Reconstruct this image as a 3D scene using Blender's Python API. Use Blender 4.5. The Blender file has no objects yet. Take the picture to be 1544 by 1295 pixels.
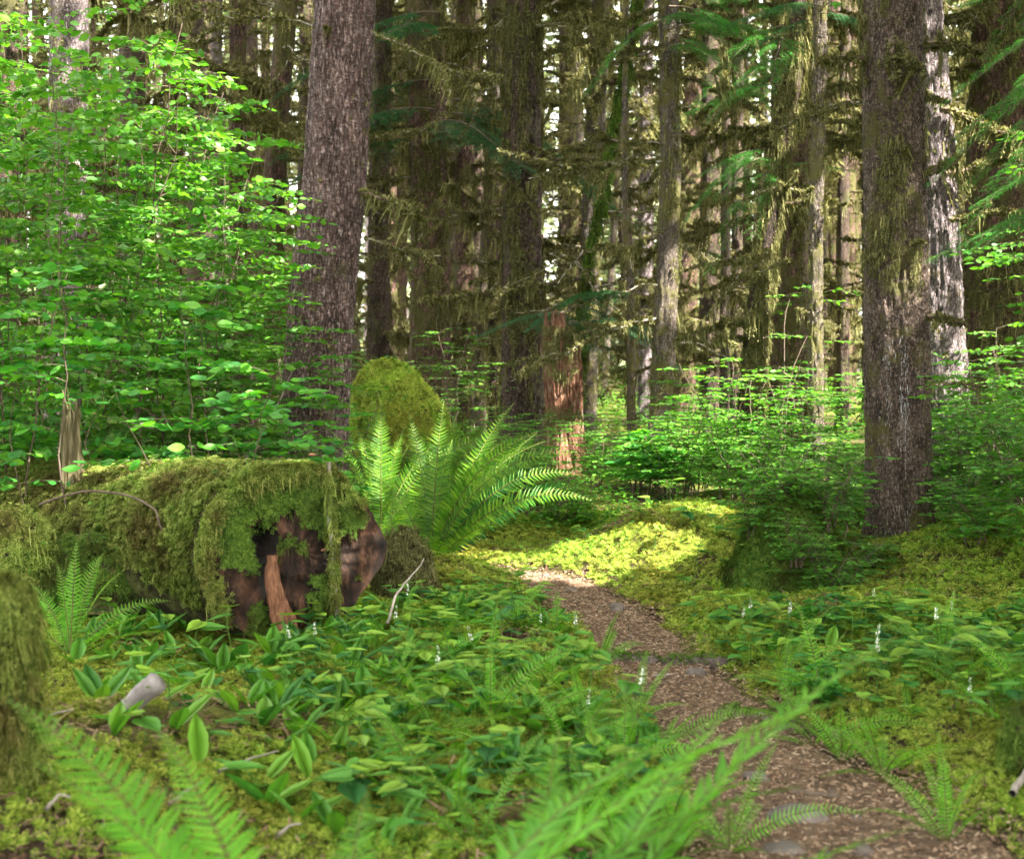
import bpy, math, time
import numpy as np
T00 = time.time()
R = math.radians
rng = np.random.default_rng(7)
scene = bpy.context.scene

# ------------------------------------------------------------------ camera
CAMZ, F, CX, CY, HOR = 1.5, 2144.0, 772.0, 647.5, 560.0      # focal length in photo pixels, horizon row
PITCH = math.atan((CY - HOR) / F)
cam_d = bpy.data.cameras.new('camera'); cam = bpy.data.objects.new('camera', cam_d)
scene.collection.objects.link(cam); scene.camera = cam
cam.location = (0, 0, CAMZ); cam.rotation_euler = (R(90) - PITCH, 0, 0)
cam_d.sensor_width = 36; cam_d.lens = 36 * F / 1544.0
cam_d.clip_start = 0.05; cam_d.clip_end = 1500
cam_d.dof.use_dof = True; cam_d.dof.focus_distance = 10.5; cam_d.dof.aperture_fstop = 3.3
scene.render.resolution_x, scene.render.resolution_y = 1024, 858

# ------------------------------------------------------------------ sky, sun, exposure
SUN_EL, SUN_AZ = 50.0, 130.0      # azimuth measured clockwise from +Y (view direction); sun on the right, a little behind
SD = np.array([math.sin(R(SUN_AZ)) * math.cos(R(SUN_EL)), math.cos(R(SUN_AZ)) * math.cos(R(SUN_EL)), math.sin(R(SUN_EL))])
world = bpy.data.worlds.new('World'); scene.world = world; world.use_nodes = True
nt = world.node_tree; nt.nodes.clear()
sky = nt.nodes.new('ShaderNodeTexSky'); sky.sky_type = 'NISHITA'; sky.sun_disc = False
sky.sun_elevation = R(SUN_EL); sky.sun_rotation = R(SUN_AZ); sky.dust_density = 3.0; sky.air_density = 1.0; sky.ozone_density = 0.6
hs = nt.nodes.new('ShaderNodeHueSaturation'); hs.inputs['Saturation'].default_value = 0.25
wm = nt.nodes.new('ShaderNodeMix'); wm.data_type = 'RGBA'; wm.blend_type = 'MULTIPLY'; wm.inputs[0].default_value = 1.0
wm.inputs[7].default_value = (1.06, 1.0, 0.90, 1)
bg = nt.nodes.new('ShaderNodeBackground'); bg.inputs[1].default_value = 0.15
out = nt.nodes.new('ShaderNodeOutputWorld')
nt.links.new(sky.outputs[0], hs.inputs['Color']); nt.links.new(hs.outputs[0], wm.inputs[6])
nt.links.new(wm.outputs[2], bg.inputs[0]); nt.links.new(bg.outputs[0], out.inputs[0])
sl = bpy.data.lights.new('sun', 'SUN'); sl.energy = 4.0; sl.angle = R(0.5); sl.color = (1, 0.94, 0.82)
so = bpy.data.objects.new('sun', sl); scene.collection.objects.link(so)
from mathutils import Vector, Matrix
so.rotation_euler = Vector(SD).to_track_quat('Z', 'Y').to_euler()
so.location = (20, -10, 30)
vs = scene.view_settings; vs.view_transform = 'Standard'; vs.look = 'None'; vs.gamma = 1.0; vs.exposure = 3.38
cy = scene.cycles
cy.max_bounces = 6; cy.diffuse_bounces = 4; cy.glossy_bounces = 2; cy.transmission_bounces = 4; cy.transparent_max_bounces = 4
cy.sample_clamp_indirect = 6; cy.use_denoising = True; cy.caustics_reflective = False; cy.caustics_refractive = False
try: cy.use_adaptive_sampling = True; cy.adaptive_threshold = 0.02
except Exception: pass

# ------------------------------------------------------------------ numpy helpers
def norm(v): return v / np.maximum(np.linalg.norm(v, axis=-1, keepdims=True), 1e-9)
def hash3(i, j, k, s=0):
    n = (i * 374761393 + j * 668265263 + k * 2147483647 + s * 1274126177) & 0xffffffff
    n = ((n ^ (n >> 13)) * 1274126177) & 0xffffffff
    n = ((n ^ (n >> 16)) * 2246822519) & 0xffffffff
    return ((n ^ (n >> 15)) & 0xffffff) / float(0xffffff)
def vnoise(x, y, z, s=0):
    x, y, z = np.broadcast_arrays(np.asarray(x, float), np.asarray(y, float), np.asarray(z, float))
    i, j, k = np.floor(x).astype(np.int64), np.floor(y).astype(np.int64), np.floor(z).astype(np.int64)
    u, v, w = x - i, y - j, z - k
    u, v, w = u*u*(3-2*u), v*v*(3-2*v), w*w*(3-2*w)
    r = 0
    for a in (0, 1):
        for b in (0, 1):
            for c in (0, 1):
                r = r + hash3(i+a, j+b, k+c, s) * (u if a else 1-u) * (v if b else 1-v) * (w if c else 1-w)
    return r * 2 - 1
def fbm(x, y, z=0, o=4, s=0):
    r, a, f = 0, 0.5, 1.0
    for q in range(o):
        r = r + a * vnoise(np.asarray(x)*f, np.asarray(y)*f, np.asarray(z)*f, s+q); a *= 0.5; f *= 2.03
    return r

def ray(px, py):
    """world direction (per unit depth along the view axis) for a photo pixel"""
    x = (px - CX) / F; v = -(py - CY) / F
    c, s = math.cos(PITCH), math.sin(PITCH)
    return np.array([x, c + v * s, -s + v * c])
def at(px, py, d):
    """point at world depth y = d that the photo shows at (px, py)"""
    r = ray(px, py); r = r / r[1]
    return np.array([0, 0, CAMZ]) + r * d
def proj(x, y, z):
    c, s = math.cos(PITCH), math.sin(PITCH)
    dz = z - CAMZ
    dep = y * c - dz * s; up = y * s + dz * c
    return CX + F * x / dep, CY - F * up / dep
def inpoly(px, py, poly):
    inside = np.zeros(np.shape(px), bool); n = len(poly)
    for i in range(n):
        x1, y1 = poly[i]; x2, y2 = poly[(i+1) % n]
        c = ((y1 > py) != (y2 > py)) & (px < (x2-x1) * (py-y1) / ((y2-y1) + 1e-9) + x1)
        inside ^= c
    return inside

# ------------------------------------------------------------------ terrain function
PATH = np.array([(1.1, 1.0), (1.1, 2.6), (1.08, 4.3), (0.98, 5.4), (0.80, 6.5), (0.72, 7.3), (0.62, 8.6), (0.30, 9.9), (-0.25, 10.55), (-1.0, 10.9), (-2.0, 11.4), (-3.0, 12.5)])
PW = np.array([0.5, 0.5, 0.46, 0.31, 0.25, 0.22, 0.24, 0.26, 0.26, 0.25, 0.25, 0.25])
def path_dist(x, y):
    x = np.asarray(x, float); y = np.asarray(y, float)
    best = np.full(x.shape, 1e9)
    for i in range(len(PATH)-1):
        a, b = PATH[i], PATH[i+1]; ab = b - a
        t = np.clip(((x-a[0])*ab[0] + (y-a[1])*ab[1]) / (ab @ ab), 0, 1)
        w = PW[i] + (PW[i+1]-PW[i]) * t
        best = np.minimum(best, np.hypot(x-(a[0]+ab[0]*t), y-(a[1]+ab[1]*t)) - w)
    return best      # distance to the path's edge, negative on the path
BUMPS = [(1.35, 10.9, 0.7, 0.75, 0.38), (.95, 11.6, .3, .3, .12), (1.5, 10.2, .25, .3, .10), (3.7, 10.2, 1.3, 1.1, 0.42), (-2.1, 4.6, 0.8, 0.9, 0.28), (2.3, 6.0, 0.7, 0.9, 0.13), (1.9, 8.4, 0.8, 0.6, 0.08),
         (-0.6, 13.8, 1.3, 1.0, 0.25), (-.45, 9.75, .75, .38, .22), (.9, 10.3, .35, .3, .12), (1.9, 11.6, .5, .5, .2), (-1.2, 5.4, .5, .5, .10), (3.2, 4.6, .8, .7, .18), (-3.4, 15.5, 3, 2.5, .35), (2.6, 13.5, 1.6, 1.2, 0.3)]
def H(x, y):
    x = np.asarray(x, float); y = np.asarray(y, float)
    z = 0.018 * np.clip(y - 11, 0, 40) + 0 * x
    for bx, by, sx, sy, h in BUMPS: z = z + h * np.exp(-((x-bx)/sx)**2 - ((y-by)/sy)**2)
    pd = path_dist(x, y)
    m = 1 / (1 + np.exp(-(pd - 0.1) / 0.05))
    near = np.exp(-np.clip(y-20, 0, 99) / 10)
    z = z * (0.25 + 0.75 * np.clip((pd + .02) / 0.5, 0, 1)) + m * near * (0.05 + 0.07 * fbm(x*1.3, y*1.3, 0, 3, 3) + 0.055 * fbm(x*4, y*4, 0, 3, 9))
    return z + 0.012 * fbm(x*2.5, y*2.5, 5, 2, 21)
def Hf(x, y): return float(H(np.array([x]), np.array([y]))[0])
def ground_at(px, py):
    r = ray(px, py); r = r / r[1]
    ds = np.arange(2.5, 45, 0.04)
    z = CAMZ + r[2] * ds - H(r[0]*ds, ds)
    i = np.argmax(z < 0)
    d = ds[i] if z[i] < 0 else 45
    return r[0]*d, d, Hf(r[0]*d, d)

# ------------------------------------------------------------------ mesh building
class Geo:
    def __init__(s): s.V, s.F, s.n = [], [], 0
    def add(s, V, F, m=0):
        V = np.asarray(V, float); F = np.asarray(F, np.int64)
        if len(V) == 0 or len(F) == 0: return s
        s.V.append(V); s.F.append((F + s.n, m)); s.n += len(V); return s
    def tm(s, T, m=0): return s.add(T[0], T[1], m)
    def build(s, name, mats, parent=None, smooth=False, loc=(0, 0, 0)):
        V = np.concatenate(s.V) - np.array(loc)
        me = bpy.data.meshes.new(name)
        me.vertices.add(len(V)); me.vertices.foreach_set('co', V.astype(np.float32).ravel())
        nl = sum(f.size for f, m in s.F); npg = sum(len(f) for f, m in s.F)
        me.loops.add(nl); me.polygons.add(npg)
        me.loops.foreach_set('vertex_index', np.concatenate([f.ravel() for f, m in s.F]).astype(np.int32))
        tot = np.concatenate([np.full(len(f), f.shape[1]) for f, m in s.F])
        me.polygons.foreach_set('loop_start', (np.cumsum(tot) - tot).astype(np.int32))
        me.polygons.foreach_set('material_index', np.concatenate([np.full(len(f), m) for f, m in s.F]).astype(np.int32))
        me.polygons.foreach_set('use_smooth', np.full(npg, smooth))
        for m in (mats if isinstance(mats, (list, tuple)) else [mats]): me.materials.append(m)
        me.update(calc_edges=True)
        o = bpy.data.objects.new(name, me); scene.collection.objects.link(o)
        if parent is not None: o.parent = parent
        else: o.location = loc
        return o
def place(T, pos, fwd, nrm, s):
    """copies of template T=(V,F): local y along fwd, z along nrm"""
    V, Fc = T; pos = np.asarray(pos, float); k = len(pos)
    if k == 0: return np.zeros((0, 3)), np.zeros((0, Fc.shape[1]), int)
    f = norm(np.broadcast_to(np.asarray(fwd, float), (k, 3))); n0 = np.broadcast_to(np.asarray(nrm, float), (k, 3))
    side = norm(np.cross(f, n0)); n = np.cross(side, f)
    s = np.broadcast_to(np.asarray(s, float), (k,) if np.ndim(s) < 2 else (k, 3))
    if s.ndim == 1: s = np.repeat(s[:, None], 3, 1)
    W = pos[:, None] + (V[None, :, 0:1]*s[:, None, 0:1])*side[:, None] + (V[None, :, 1:2]*s[:, None, 1:2])*f[:, None] + (V[None, :, 2:3]*s[:, None, 2:3])*n[:, None]
    return W.reshape(-1, 3), (Fc[None] + (np.arange(k)*len(V))[:, None, None]).reshape(-1, Fc.shape[1])
def joinT(Ts):
    V, Fs, n = [], [], 0
    for v, f in Ts: V.append(v); Fs.append(f+n); n += len(v)
    return np.concatenate(V), np.concatenate(Fs)
def tube(P, rad, n=6, cap=True):
    P = np.asarray(P, float); rad = np.broadcast_to(np.asarray(rad, float), (len(P),))
    t = norm(np.gradient(P, axis=0)); ref = np.array([0., 0, 1]) if abs(t[0][2]) < .9 else np.array([1., 0, 0])
    a = norm(np.cross(t, ref)); b = np.cross(t, a)
    th = np.linspace(0, 2*np.pi, n, endpoint=False)
    V = (P[:, None] + rad[:, None, None] * (np.cos(th)[None, :, None]*a[:, None] + np.sin(th)[None, :, None]*b[:, None])).reshape(-1, 3)
    F_ = []
    i = np.arange(len(P)-1)[:, None]*n; j = np.arange(n)[None]
    q = np.stack([i+j, i+(j+1) % n, i+n+(j+1) % n, i+n+j], -1).reshape(-1, 4)
    F_.append(np.concatenate([q[:, [0, 1, 2]], q[:, [0, 2, 3]]]))
    if cap:
        V = np.concatenate([V, P[-1:]]); c = len(V)-1; o = (len(P)-1)*n
        F_.append(np.stack([o+np.arange(n), o+(np.arange(n)+1) % n, np.full(n, c)], -1))
    return V, np.concatenate(F_)
A = np.array
def rs(seed): return np.random.default_rng(seed)

# leaf templates: x across, y along, z up
def leafT(w=.5, kind='ovate', fold=.06, droop=.0):
    if kind == 'ovate': side = [(.06, .3), (.25, .82), (.5, 1.), (.76, .68)]
    elif kind == 'heart': side = [(-.10, .55), (.12, .98), (.42, .86), (.72, .42)]
    elif kind == 'strap': side = [(.1, .35), (.35, .9), (.6, 1.), (.82, .62)]
    else: side = [(.04, .8), (.3, 1.), (.6, .75), (.85, .35)]
    dz = lambda y: -droop*y*y
    V = [(0, 0, 0), (0, 1, dz(1))]
    for y, k in side: V.append((0, max(y, .05), -fold*k + dz(y)))
    for sg in (-1, 1):
        for y, k in side: V.append((sg*w*.5*k, y, dz(y)))
    Fa = []
    for q in (6, 10):
        Fa += [(0, q, 2)] + [t for i in range(3) for t in ((2+i, q+i, q+i+1), (2+i, q+i+1, 3+i))] + [(5, q+3, 1)]
    return A(V, float), A(Fa)
OV, HEART, STRAP, LANCE = leafT(.58), leafT(.85, 'heart', .08, .12), leafT(.36, 'strap', .05, .28), leafT(.24, 'lance', .02)
DIA = (A([(0, 0, 0), (.26, .5, .03), (0, 1, 0), (-.26, .5, .03)], float), A([(0, 1, 2), (0, 2, 3)]))
OV6 = (A([(0, 0, 0), (.2, .25, .03), (.25, .6, .03), (0, 1, -.02), (-.25, .6, .03), (-.2, .25, .03)], float), A([(0, 1, 2), (0, 2, 3), (0, 3, 4), (0, 4, 5)]))
PIN = (A([(0, 0, 0), (.11, .12, .01), (.08, .6, 0), (0, 1, -.06), (-.08, .6, 0), (-.11, .12, .01)], float), A([(0, 1, 2), (0, 2, 3), (0, 3, 4), (0, 4, 5)]))
def tuftT(seed, n=8, flat=.5):
    r = rs(seed); k = n; an = r.uniform(0, 2*np.pi, k); el = r.uniform(.2, 1.2, k)*(1-flat) + .35
    f = np.stack([np.cos(an)*np.cos(el), np.sin(an)*np.cos(el), np.sin(el)], -1)
    B = (A([(-.09, 0, 0), (.09, 0, 0), (.16, .4, .02), (0, 1, -.12), (-.16, .4, .02)], float), A([(0, 1, 2), (0, 2, 4), (4, 2, 3)]))
    return place(B, r.normal(0, .12, (k, 3))*[1, 1, .2], f, [0, 0, 1], r.uniform(.7, 1.1, k))
# feathery moss frond: comb of tiny blades
def featherT(seed, n=7):
    r = rs(seed); P = []; Fw = []; S = []
    for i in range(n):
        t = (i+.5)/n; L = .5*math.sin(math.pi*(0.15+.8*(1-t)))
        for sg in (-1, 1):
            P.append((0, t, .25*math.sin(t*2.2))); Fw.append((sg, .7+.3*t, r.normal(-.1, .15))); S.append(L*r.uniform(.8, 1.2))
    V1, F1 = place(DIA, A(P), A(Fw), [0, 0, 1], np.stack([A(S)*.55, A(S), A(S)], -1))
    st = A([(-.03, 0, 0), (.03, 0, 0), (0, 1.05, .22)], float)
    return joinT([(V1, F1), (st, A([(0, 1, 2)]))])
def mossT(seed, n=4):
    r = rs(seed); an = r.uniform(0, 2*np.pi, n) ; el = r.uniform(.15, .8, n)
    f = np.stack([np.cos(an)*np.cos(el), np.sin(an)*np.cos(el), np.sin(el)], -1)
    return joinT([place(featherT(seed*10+i, 5), A([r.normal(0, .1, 3)*[1, 1, .3]]), A([f[i]]), [0, 0, 1], r.uniform(.7, 1.2)) for i in range(n)])
TUFTS = [tuftT(i) for i in range(4)]; MOSS = [mossT(i) for i in range(4)]
def hangT(seed, n=6, wid=.028, spread=.18):
    """strands hanging along +y (to be pointed down)"""
    r = rs(seed); out = []
    for i in range(n):
        L = r.uniform(.35, 1.0); m = 5; y = np.linspace(0, L, m); x = r.normal(0, spread) + np.cumsum(r.normal(0, .03, m)); z = r.normal(0, spread*.6) + np.cumsum(r.normal(0, .03, m))
        w = wid*r.uniform(.6, 1.6)*A([.8, 1, .9, .7, .15]); a = r.uniform(0, np.pi); c, s = math.cos(a), math.sin(a)
        V = np.concatenate([np.stack([x-w*c, y, z-w*s], -1), np.stack([x+w*c, y, z+w*s], -1)])
        Fa = [t for j in range(m-1) for t in ((j, j+m, j+m+1), (j, j+m+1, j+1))]
        # little side shreds so that the strand has a ragged edge
        k = 5; yy = r.uniform(0, L, k); xi = np.interp(yy, y, x); zi = np.interp(yy, y, z)
        sv = place(DIA, np.stack([xi, yy, zi], -1), np.stack([r.choice([-1, 1], k)*1., r.uniform(.6, 1.6, k), r.normal(0, .5, k)], -1), [0, 0, 1], r.uniform(.05, .12, k))
        out += [(V, A(Fa)), sv]
    return joinT(out)
HANG = [hangT(i) for i in range(5)]

# ------------------------------------------------------------------ materials
def mat(name):
    m = bpy.data.materials.new(name); m.use_nodes = True; t = m.node_tree; t.nodes.clear()
    o = t.nodes.new('ShaderNodeOutputMaterial'); return m, t, o
def N(t, typ, **kw):
    n = t.nodes.new(typ)
    for k, v in kw.items():
        if k.startswith('i_'):
            key = k[2:]; n.inputs[int(key) if key.isdigit() else key.replace('_', ' ')].default_value = v
        else: setattr(n, k, v)
    return n
def ramp(t, stops, fac=None, interp='LINEAR'):
    n = t.nodes.new('ShaderNodeValToRGB'); cr = n.color_ramp; cr.interpolation = interp
    while len(cr.elements) < len(stops): cr.elements.new(.5)
    for e, (p, c) in zip(cr.elements, stops): e.position = p; e.color = (*c, 1)
    if fac is not None: t.links.new(fac, n.inputs[0])
    return n
def mixc(t, fac, a, b, blend='MIX'):
    n = t.nodes.new('ShaderNodeMix'); n.data_type = 'RGBA'; n.blend_type = blend
    for v, i in ((fac, 0), (a, 6), (b, 7)):
        if isinstance(v, bpy.types.NodeSocket): t.links.new(v, n.inputs[i])
        elif i == 0: n.inputs[0].default_value = v
        else: n.inputs[i].default_value = (*v, 1)
    return n.outputs[2]
def leaf_mat(name, cols, trans=.45, rough=.45, tint=(1.25, 1.3, .5), spec=.35, patch=None):
    """cols: list of base colours picked per leaf; light passes through the blade in a yellower green"""
    m, t, o = mat(name); g = N(t, 'ShaderNodeNewGeometry'); oi = N(t, 'ShaderNodeObjectInfo')
    rp = ramp(t, [(i/max(len(cols)-1, 1), c) for i, c in enumerate(cols)], g.outputs['Random Per Island'])
    hsv = N(t, 'ShaderNodeHueSaturation'); t.links.new(rp.outputs[0], hsv.inputs['Color'])
    mr = N(t, 'ShaderNodeMapRange', i_3=.8, i_4=1.2); t.links.new(oi.outputs['Random'], mr.inputs[0]); t.links.new(mr.outputs[0], hsv.inputs['Value'])
    b = N(t, 'ShaderNodeBsdfPrincipled', i_Roughness=rough); b.inputs['Specular IOR Level'].default_value = spec
    base = hsv.outputs[0]
    if patch:      # broad patches where the moss is browner, older or fresher
        co = N(t, 'ShaderNodeTexCoord'); pn = N(t, 'ShaderNodeTexNoise', i_Scale=float(patch[0]), i_Detail=5.0, i_Roughness=.6); t.links.new(co.outputs['Object'], pn.inputs['Vector'])
        pr = ramp(t, [(.36, patch[1]), (.5, (1, 1, 1)), (.66, patch[2])], pn.outputs['Fac']); base = mixc(t, 1.0, base, pr.outputs[0], 'MULTIPLY')
    t.links.new(base, b.inputs['Base Color'])
    tc = mixc(t, 1.0, base, tint, 'MULTIPLY')
    tr = N(t, 'ShaderNodeBsdfTranslucent'); t.links.new(tc, tr.inputs[0])
    mx = N(t, 'ShaderNodeMixShader', i_0=trans); t.links.new(b.outputs[0], mx.inputs[1]); t.links.new(tr.outputs[0], mx.inputs[2])
    t.links.new(mx.outputs[0], o.inputs[0]); return m
def bark_mat(name, dark, mid, light, sx=26, sz=7, bump=.6, moss=None, moss_amt=.5, warp=.9):
    m, t, o = mat(name); tc = N(t, 'ShaderNodeTexCoord'); mp = N(t, 'ShaderNodeMapping'); mp.inputs['Scale'].default_value = (sx, sx, sz)
    t.links.new(tc.outputs['Object'], mp.inputs[0])
    nz = N(t, 'ShaderNodeTexNoise', i_Scale=1.3, i_Detail=6.0, i_Roughness=.65); t.links.new(mp.outputs[0], nz.inputs['Vector'])
    wv = mixc(t, warp, mp.outputs[0], nz.outputs['Color'], 'LINEAR_LIGHT')
    vo = N(t, 'ShaderNodeTexVoronoi', feature='DISTANCE_TO_EDGE', i_Scale=1.0); t.links.new(wv, vo.inputs['Vector'])
    mp2 = N(t, 'ShaderNodeMapping'); mp2.inputs['Scale'].default_value = (sx*.8, sx*.8, sx*2.0); t.links.new(tc.outputs['Object'], mp2.inputs[0])
    nf = N(t, 'ShaderNodeTexNoise', i_Scale=1.0, i_Detail=5.0, i_Roughness=.7); t.links.new(mp2.outputs[0], nf.inputs['Vector'])
    vo2 = N(t, 'ShaderNodeTexVoronoi', feature='F1', i_Scale=1.7); t.links.new(wv, vo2.inputs['Vector'])
    lo = N(t, 'ShaderNodeTexNoise', i_Scale=.25, i_Detail=4.0); t.links.new(mp.outputs[0], lo.inputs['Vector'])
    ca = N(t, 'ShaderNodeMath', operation='MULTIPLY_ADD'); t.links.new(lo.outputs['Fac'], ca.inputs[0]); ca.inputs[1].default_value = -.45; ca.inputs[2].default_value = .15
    cb = N(t, 'ShaderNodeMath', operation='SUBTRACT'); t.links.new(vo.outputs['Distance'], cb.inputs[0]); t.links.new(ca.outputs[0], cb.inputs[1])
    crack = ramp(t, [(.03, (0, 0, 0)), (.16, (.5,)*3), (.38, (1,)*3)], cb.outputs[0])
    fl = N(t, 'ShaderNodeMath', operation='MULTIPLY_ADD'); t.links.new(vo2.outputs['Distance'], fl.inputs[0]); fl.inputs[1].default_value = -.35; t.links.new(nf.outputs['Fac'], fl.inputs[2])
    c = ramp(t, [(.12, dark), (.34, mid), (.58, light)], fl.outputs[0])
    cc = mixc(t, crack.outputs[0], tuple(v*.3 for v in dark), c.outputs[0])
    if moss:
        mn = N(t, 'ShaderNodeTexNoise', i_Scale=2.6, i_Detail=7.0, i_Roughness=.72); t.links.new(tc.outputs['Object'], mn.inputs['Vector'])
        mk = ramp(t, [(.62-moss_amt*.35, (0, 0, 0)), (.70-moss_amt*.35, (1, 1, 1))], mn.outputs['Fac'])
        mc = ramp(t, [(.3, tuple(v*.6 for v in moss)), (.7, moss)], nf.outputs['Fac'])
        cc = mixc(t, mk.outputs[0], cc, mc.outputs[0])
    b = N(t, 'ShaderNodeBsdfPrincipled', i_Roughness=.8); b.inputs['Specular IOR Level'].default_value = .3
    t.links.new(cc, b.inputs['Base Color'])
    hsum = N(t, 'ShaderNodeMath', operation='MULTIPLY_ADD'); t.links.new(nf.outputs['Fac'], hsum.inputs[0]); hsum.inputs[1].default_value = .8
    t.links.new(crack.outputs[0], hsum.inputs[2])
    bp = N(t, 'ShaderNodeBump', i_Strength=bump, i_Distance=.035); t.links.new(hsum.outputs[0], bp.inputs['Height']); t.links.new(bp.outputs[0], b.inputs['Normal'])
    t.links.new(b.outputs[0], o.inputs[0]); return m
def noise_mat(name, stops, scale=6, detail=8, rough=.9, bump=.4, dist=.02, scale3=(1, 1, 1)):
    m, t, o = mat(name); tc = N(t, 'ShaderNodeTexCoord'); mp = N(t, 'ShaderNodeMapping'); mp.inputs['Scale'].default_value = scale3
    t.links.new(tc.outputs['Object'], mp.inputs[0])
    nz = N(t, 'ShaderNodeTexNoise', i_Scale=float(scale), i_Detail=float(detail), i_Roughness=.7); t.links.new(mp.outputs[0], nz.inputs['Vector'])
    rp = ramp(t, stops, nz.outputs['Fac'])
    b = N(t, 'ShaderNodeBsdfPrincipled', i_Roughness=rough); b.inputs['Specular IOR Level'].default_value = .25
    t.links.new(rp.outputs[0], b.inputs['Base Color'])
    bp = N(t, 'ShaderNodeBump', i_Strength=bump, i_Distance=dist); t.links.new(nz.outputs['Fac'], bp.inputs['Height']); t.links.new(bp.outputs[0], b.inputs['Normal'])
    t.links.new(b.outputs[0], o.inputs[0]); return m
M = {}
M['leaf_bright'] = leaf_mat('leaf_bright', [(.04, .16, .02), (.08, .24, .026), (.14, .32, .032)])
M['leaf_big'] = leaf_mat('leaf_big', [(.03, .16, .03), (.06, .24, .03), (.12, .34, .03)], .45)
M['leaf_low'] = leaf_mat('leaf_low', [(.025, .12, .028), (.055, .20, .028), (.10, .27, .028), (.22, .36, .035)], .38, .5)
M['leaf_strap'] = leaf_mat('leaf_strap', [(.03, .13, .022), (.07, .22, .022), (.13, .29, .025)], .35, .42)
M['fern'] = leaf_mat('fern', [(.055, .16, .015), (.10, .24, .018), (.16, .30, .022)], .45, .5)
M['fern_dark'] = leaf_mat('fern_dark', [(.02, .11, .03), (.035, .16, .03)], .35, .4)
M['fern_light'] = leaf_mat('fern_light', [(.09, .29, .02), (.16, .40, .03)], .5, .5)
M['needle'] = leaf_mat('needle', [(.022, .10, .045), (.04, .15, .05)], .25, .5)
M['needle_bright'] = leaf_mat('needle_bright', [(.03, .16, .03), (.06, .26, .04)], .4, .5)
M['canopy'] = leaf_mat('canopy', [(.03, .10, .03), (.05, .15, .03)], .4, .6)
M['moss_yellow'] = leaf_mat('moss_yellow', [(.07, .14, .014), (.17, .25, .025), (.29, .34, .05), (.38, .41, .09)], .35, .8, (1.1, 1.1, .7), .1, (1.6, (.75, .62, .6), (.95, 1.2, .9)))
M['moss_green'] = leaf_mat('moss_green', [(.03, .07, .012), (.07, .13, .02), (.15, .22, .04)], .3, .85, (1.1, 1.15, .6), .1, (3, (.7, .5, .6), (1.2, 1.2, 1)))
M['moss_log'] = leaf_mat('moss_log', [(.05, .09, .016), (.16, .20, .035), (.34, .36, .11)], .3, .85, (1.1, 1.15, .6), .1, (3.2, (.62, .46, .6), (1.05, 1.25, 1.1)))
M['moss_olive'] = leaf_mat('moss_olive', [(.055, .06, .022), (.12, .12, .046), (.23, .22, .10)], .3, .9, (1.1, 1.0, .6), .05)
M['moss_far'] = leaf_mat('moss_far', [(.06, .064, .026), (.135, .135, .055), (.24, .235, .115)], .4, .9, (1.1, 1.0, .6), .05)
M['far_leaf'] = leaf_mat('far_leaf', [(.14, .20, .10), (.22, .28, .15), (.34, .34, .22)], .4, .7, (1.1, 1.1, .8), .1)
M['resin'] = noise_mat('resin', [(.3, (.2, .21, .22)), (.7, (.48, .50, .53))], 30, 3, .35, .1)
M['twig'] = noise_mat('twig', [(.3, (.05, .035, .025)), (.7, (.16, .12, .09))], 20)
M['twig_grey'] = noise_mat('twig_grey', [(.3, (.14, .12, .10)), (.7, (.36, .32, .28))], 20)
M['stem_green'] = noise_mat('stem_green', [(.3, (.05, .13, .02)), (.7, (.11, .22, .04))], 20, 2)
M['rachis'] = noise_mat('rachis', [(.3, (.05, .06, .015)), (.7, (.12, .14, .03))], 20, 2)
M['petal'] = leaf_mat('petal', [(.7, .72, .66), (.85, .85, .82)], .3, .5, (1, 1, 1))
M['bark_scaly'] = bark_mat('bark_scaly', (.095, .05, .046), (.25, .165, .16), (.52, .43, .44), 26, 9, .9, (.13, .11, .05), .06)
M['bark_fine'] = bark_mat('bark_fine', (.07, .045, .034), (.17, .12, .095), (.34, .27, .23), 42, 20, .8, (.12, .11, .03), .30)
M['bark_pale'] = bark_mat('bark_pale', (.11, .078, .078), (.28, .225, .23), (.50, .45, .465), 30, 9, .9, (.12, .10, .04), .1)
M['bark_red'] = bark_mat('bark_red', (.06, .03, .022), (.15, .08, .062), (.26, .165, .135), 22, 8, .8, (.10, .095, .025), .45)
M['bark_moss'] = bark_mat('bark_moss', (.05, .03, .02), (.105, .068, .05), (.19, .135, .10), 24, 12, .9, (.11, .105, .038), .30)
M['bark_grey'] = bark_mat('bark_grey', (.08, .06, .045), (.17, .135, .11), (.34, .29, .25), 40, 14, .7, (.13, .12, .035), .4)
M['rot_red'] = noise_mat('rot_red', [(.3, (.02, .010, .007)), (.43, (.10, .045, .026)), (.55, (.21, .105, .062)), (.68, (.45, .36, .29))], 2.2, 10, .9, 1.0, .05, (8, 8, 2.2))
M['cut_wood'] = noise_mat('cut_wood', [(.36, (.008, .006, .005)), (.47, (.03, .017, .012)), (.56, (.09, .045, .028)), (.68, (.24, .13, .075))], 9, 12, .85, 1.0, .06, (1, 1, .4))
M['char'] = noise_mat('char', [(.3, (.006, .005, .005)), (.7, (.03, .024, .02))], 6, 6, .8, .5)
M['slab'] = noise_mat('slab', [(.3, (.04, .018, .010)), (.5, (.14, .062, .033)), (.7, (.30, .16, .09))], 5, 10, .85, .9, .01, (14, 14, 1.6))
M['log_bark'] = noise_mat('log_bark', [(.32, (.012, .010, .006)), (.46, (.04, .036, .014)), (.58, (.09, .10, .025)), (.7, (.17, .15, .07))], 14, 12, 1, 1.0, .04)
M['snag'] = noise_mat('snag', [(.3, (.03, .022, .012)), (.5, (.09, .075, .035)), (.68, (.26, .22, .14))], 4, 8, .9, .9, .02, (9, 9, .8))
M['root'] = noise_mat('root', [(.35, (.03, .022, .018)), (.55, (.10, .078, .065)), (.75, (.26, .23, .21))], 14, 9, .85, .8, .02)
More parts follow.
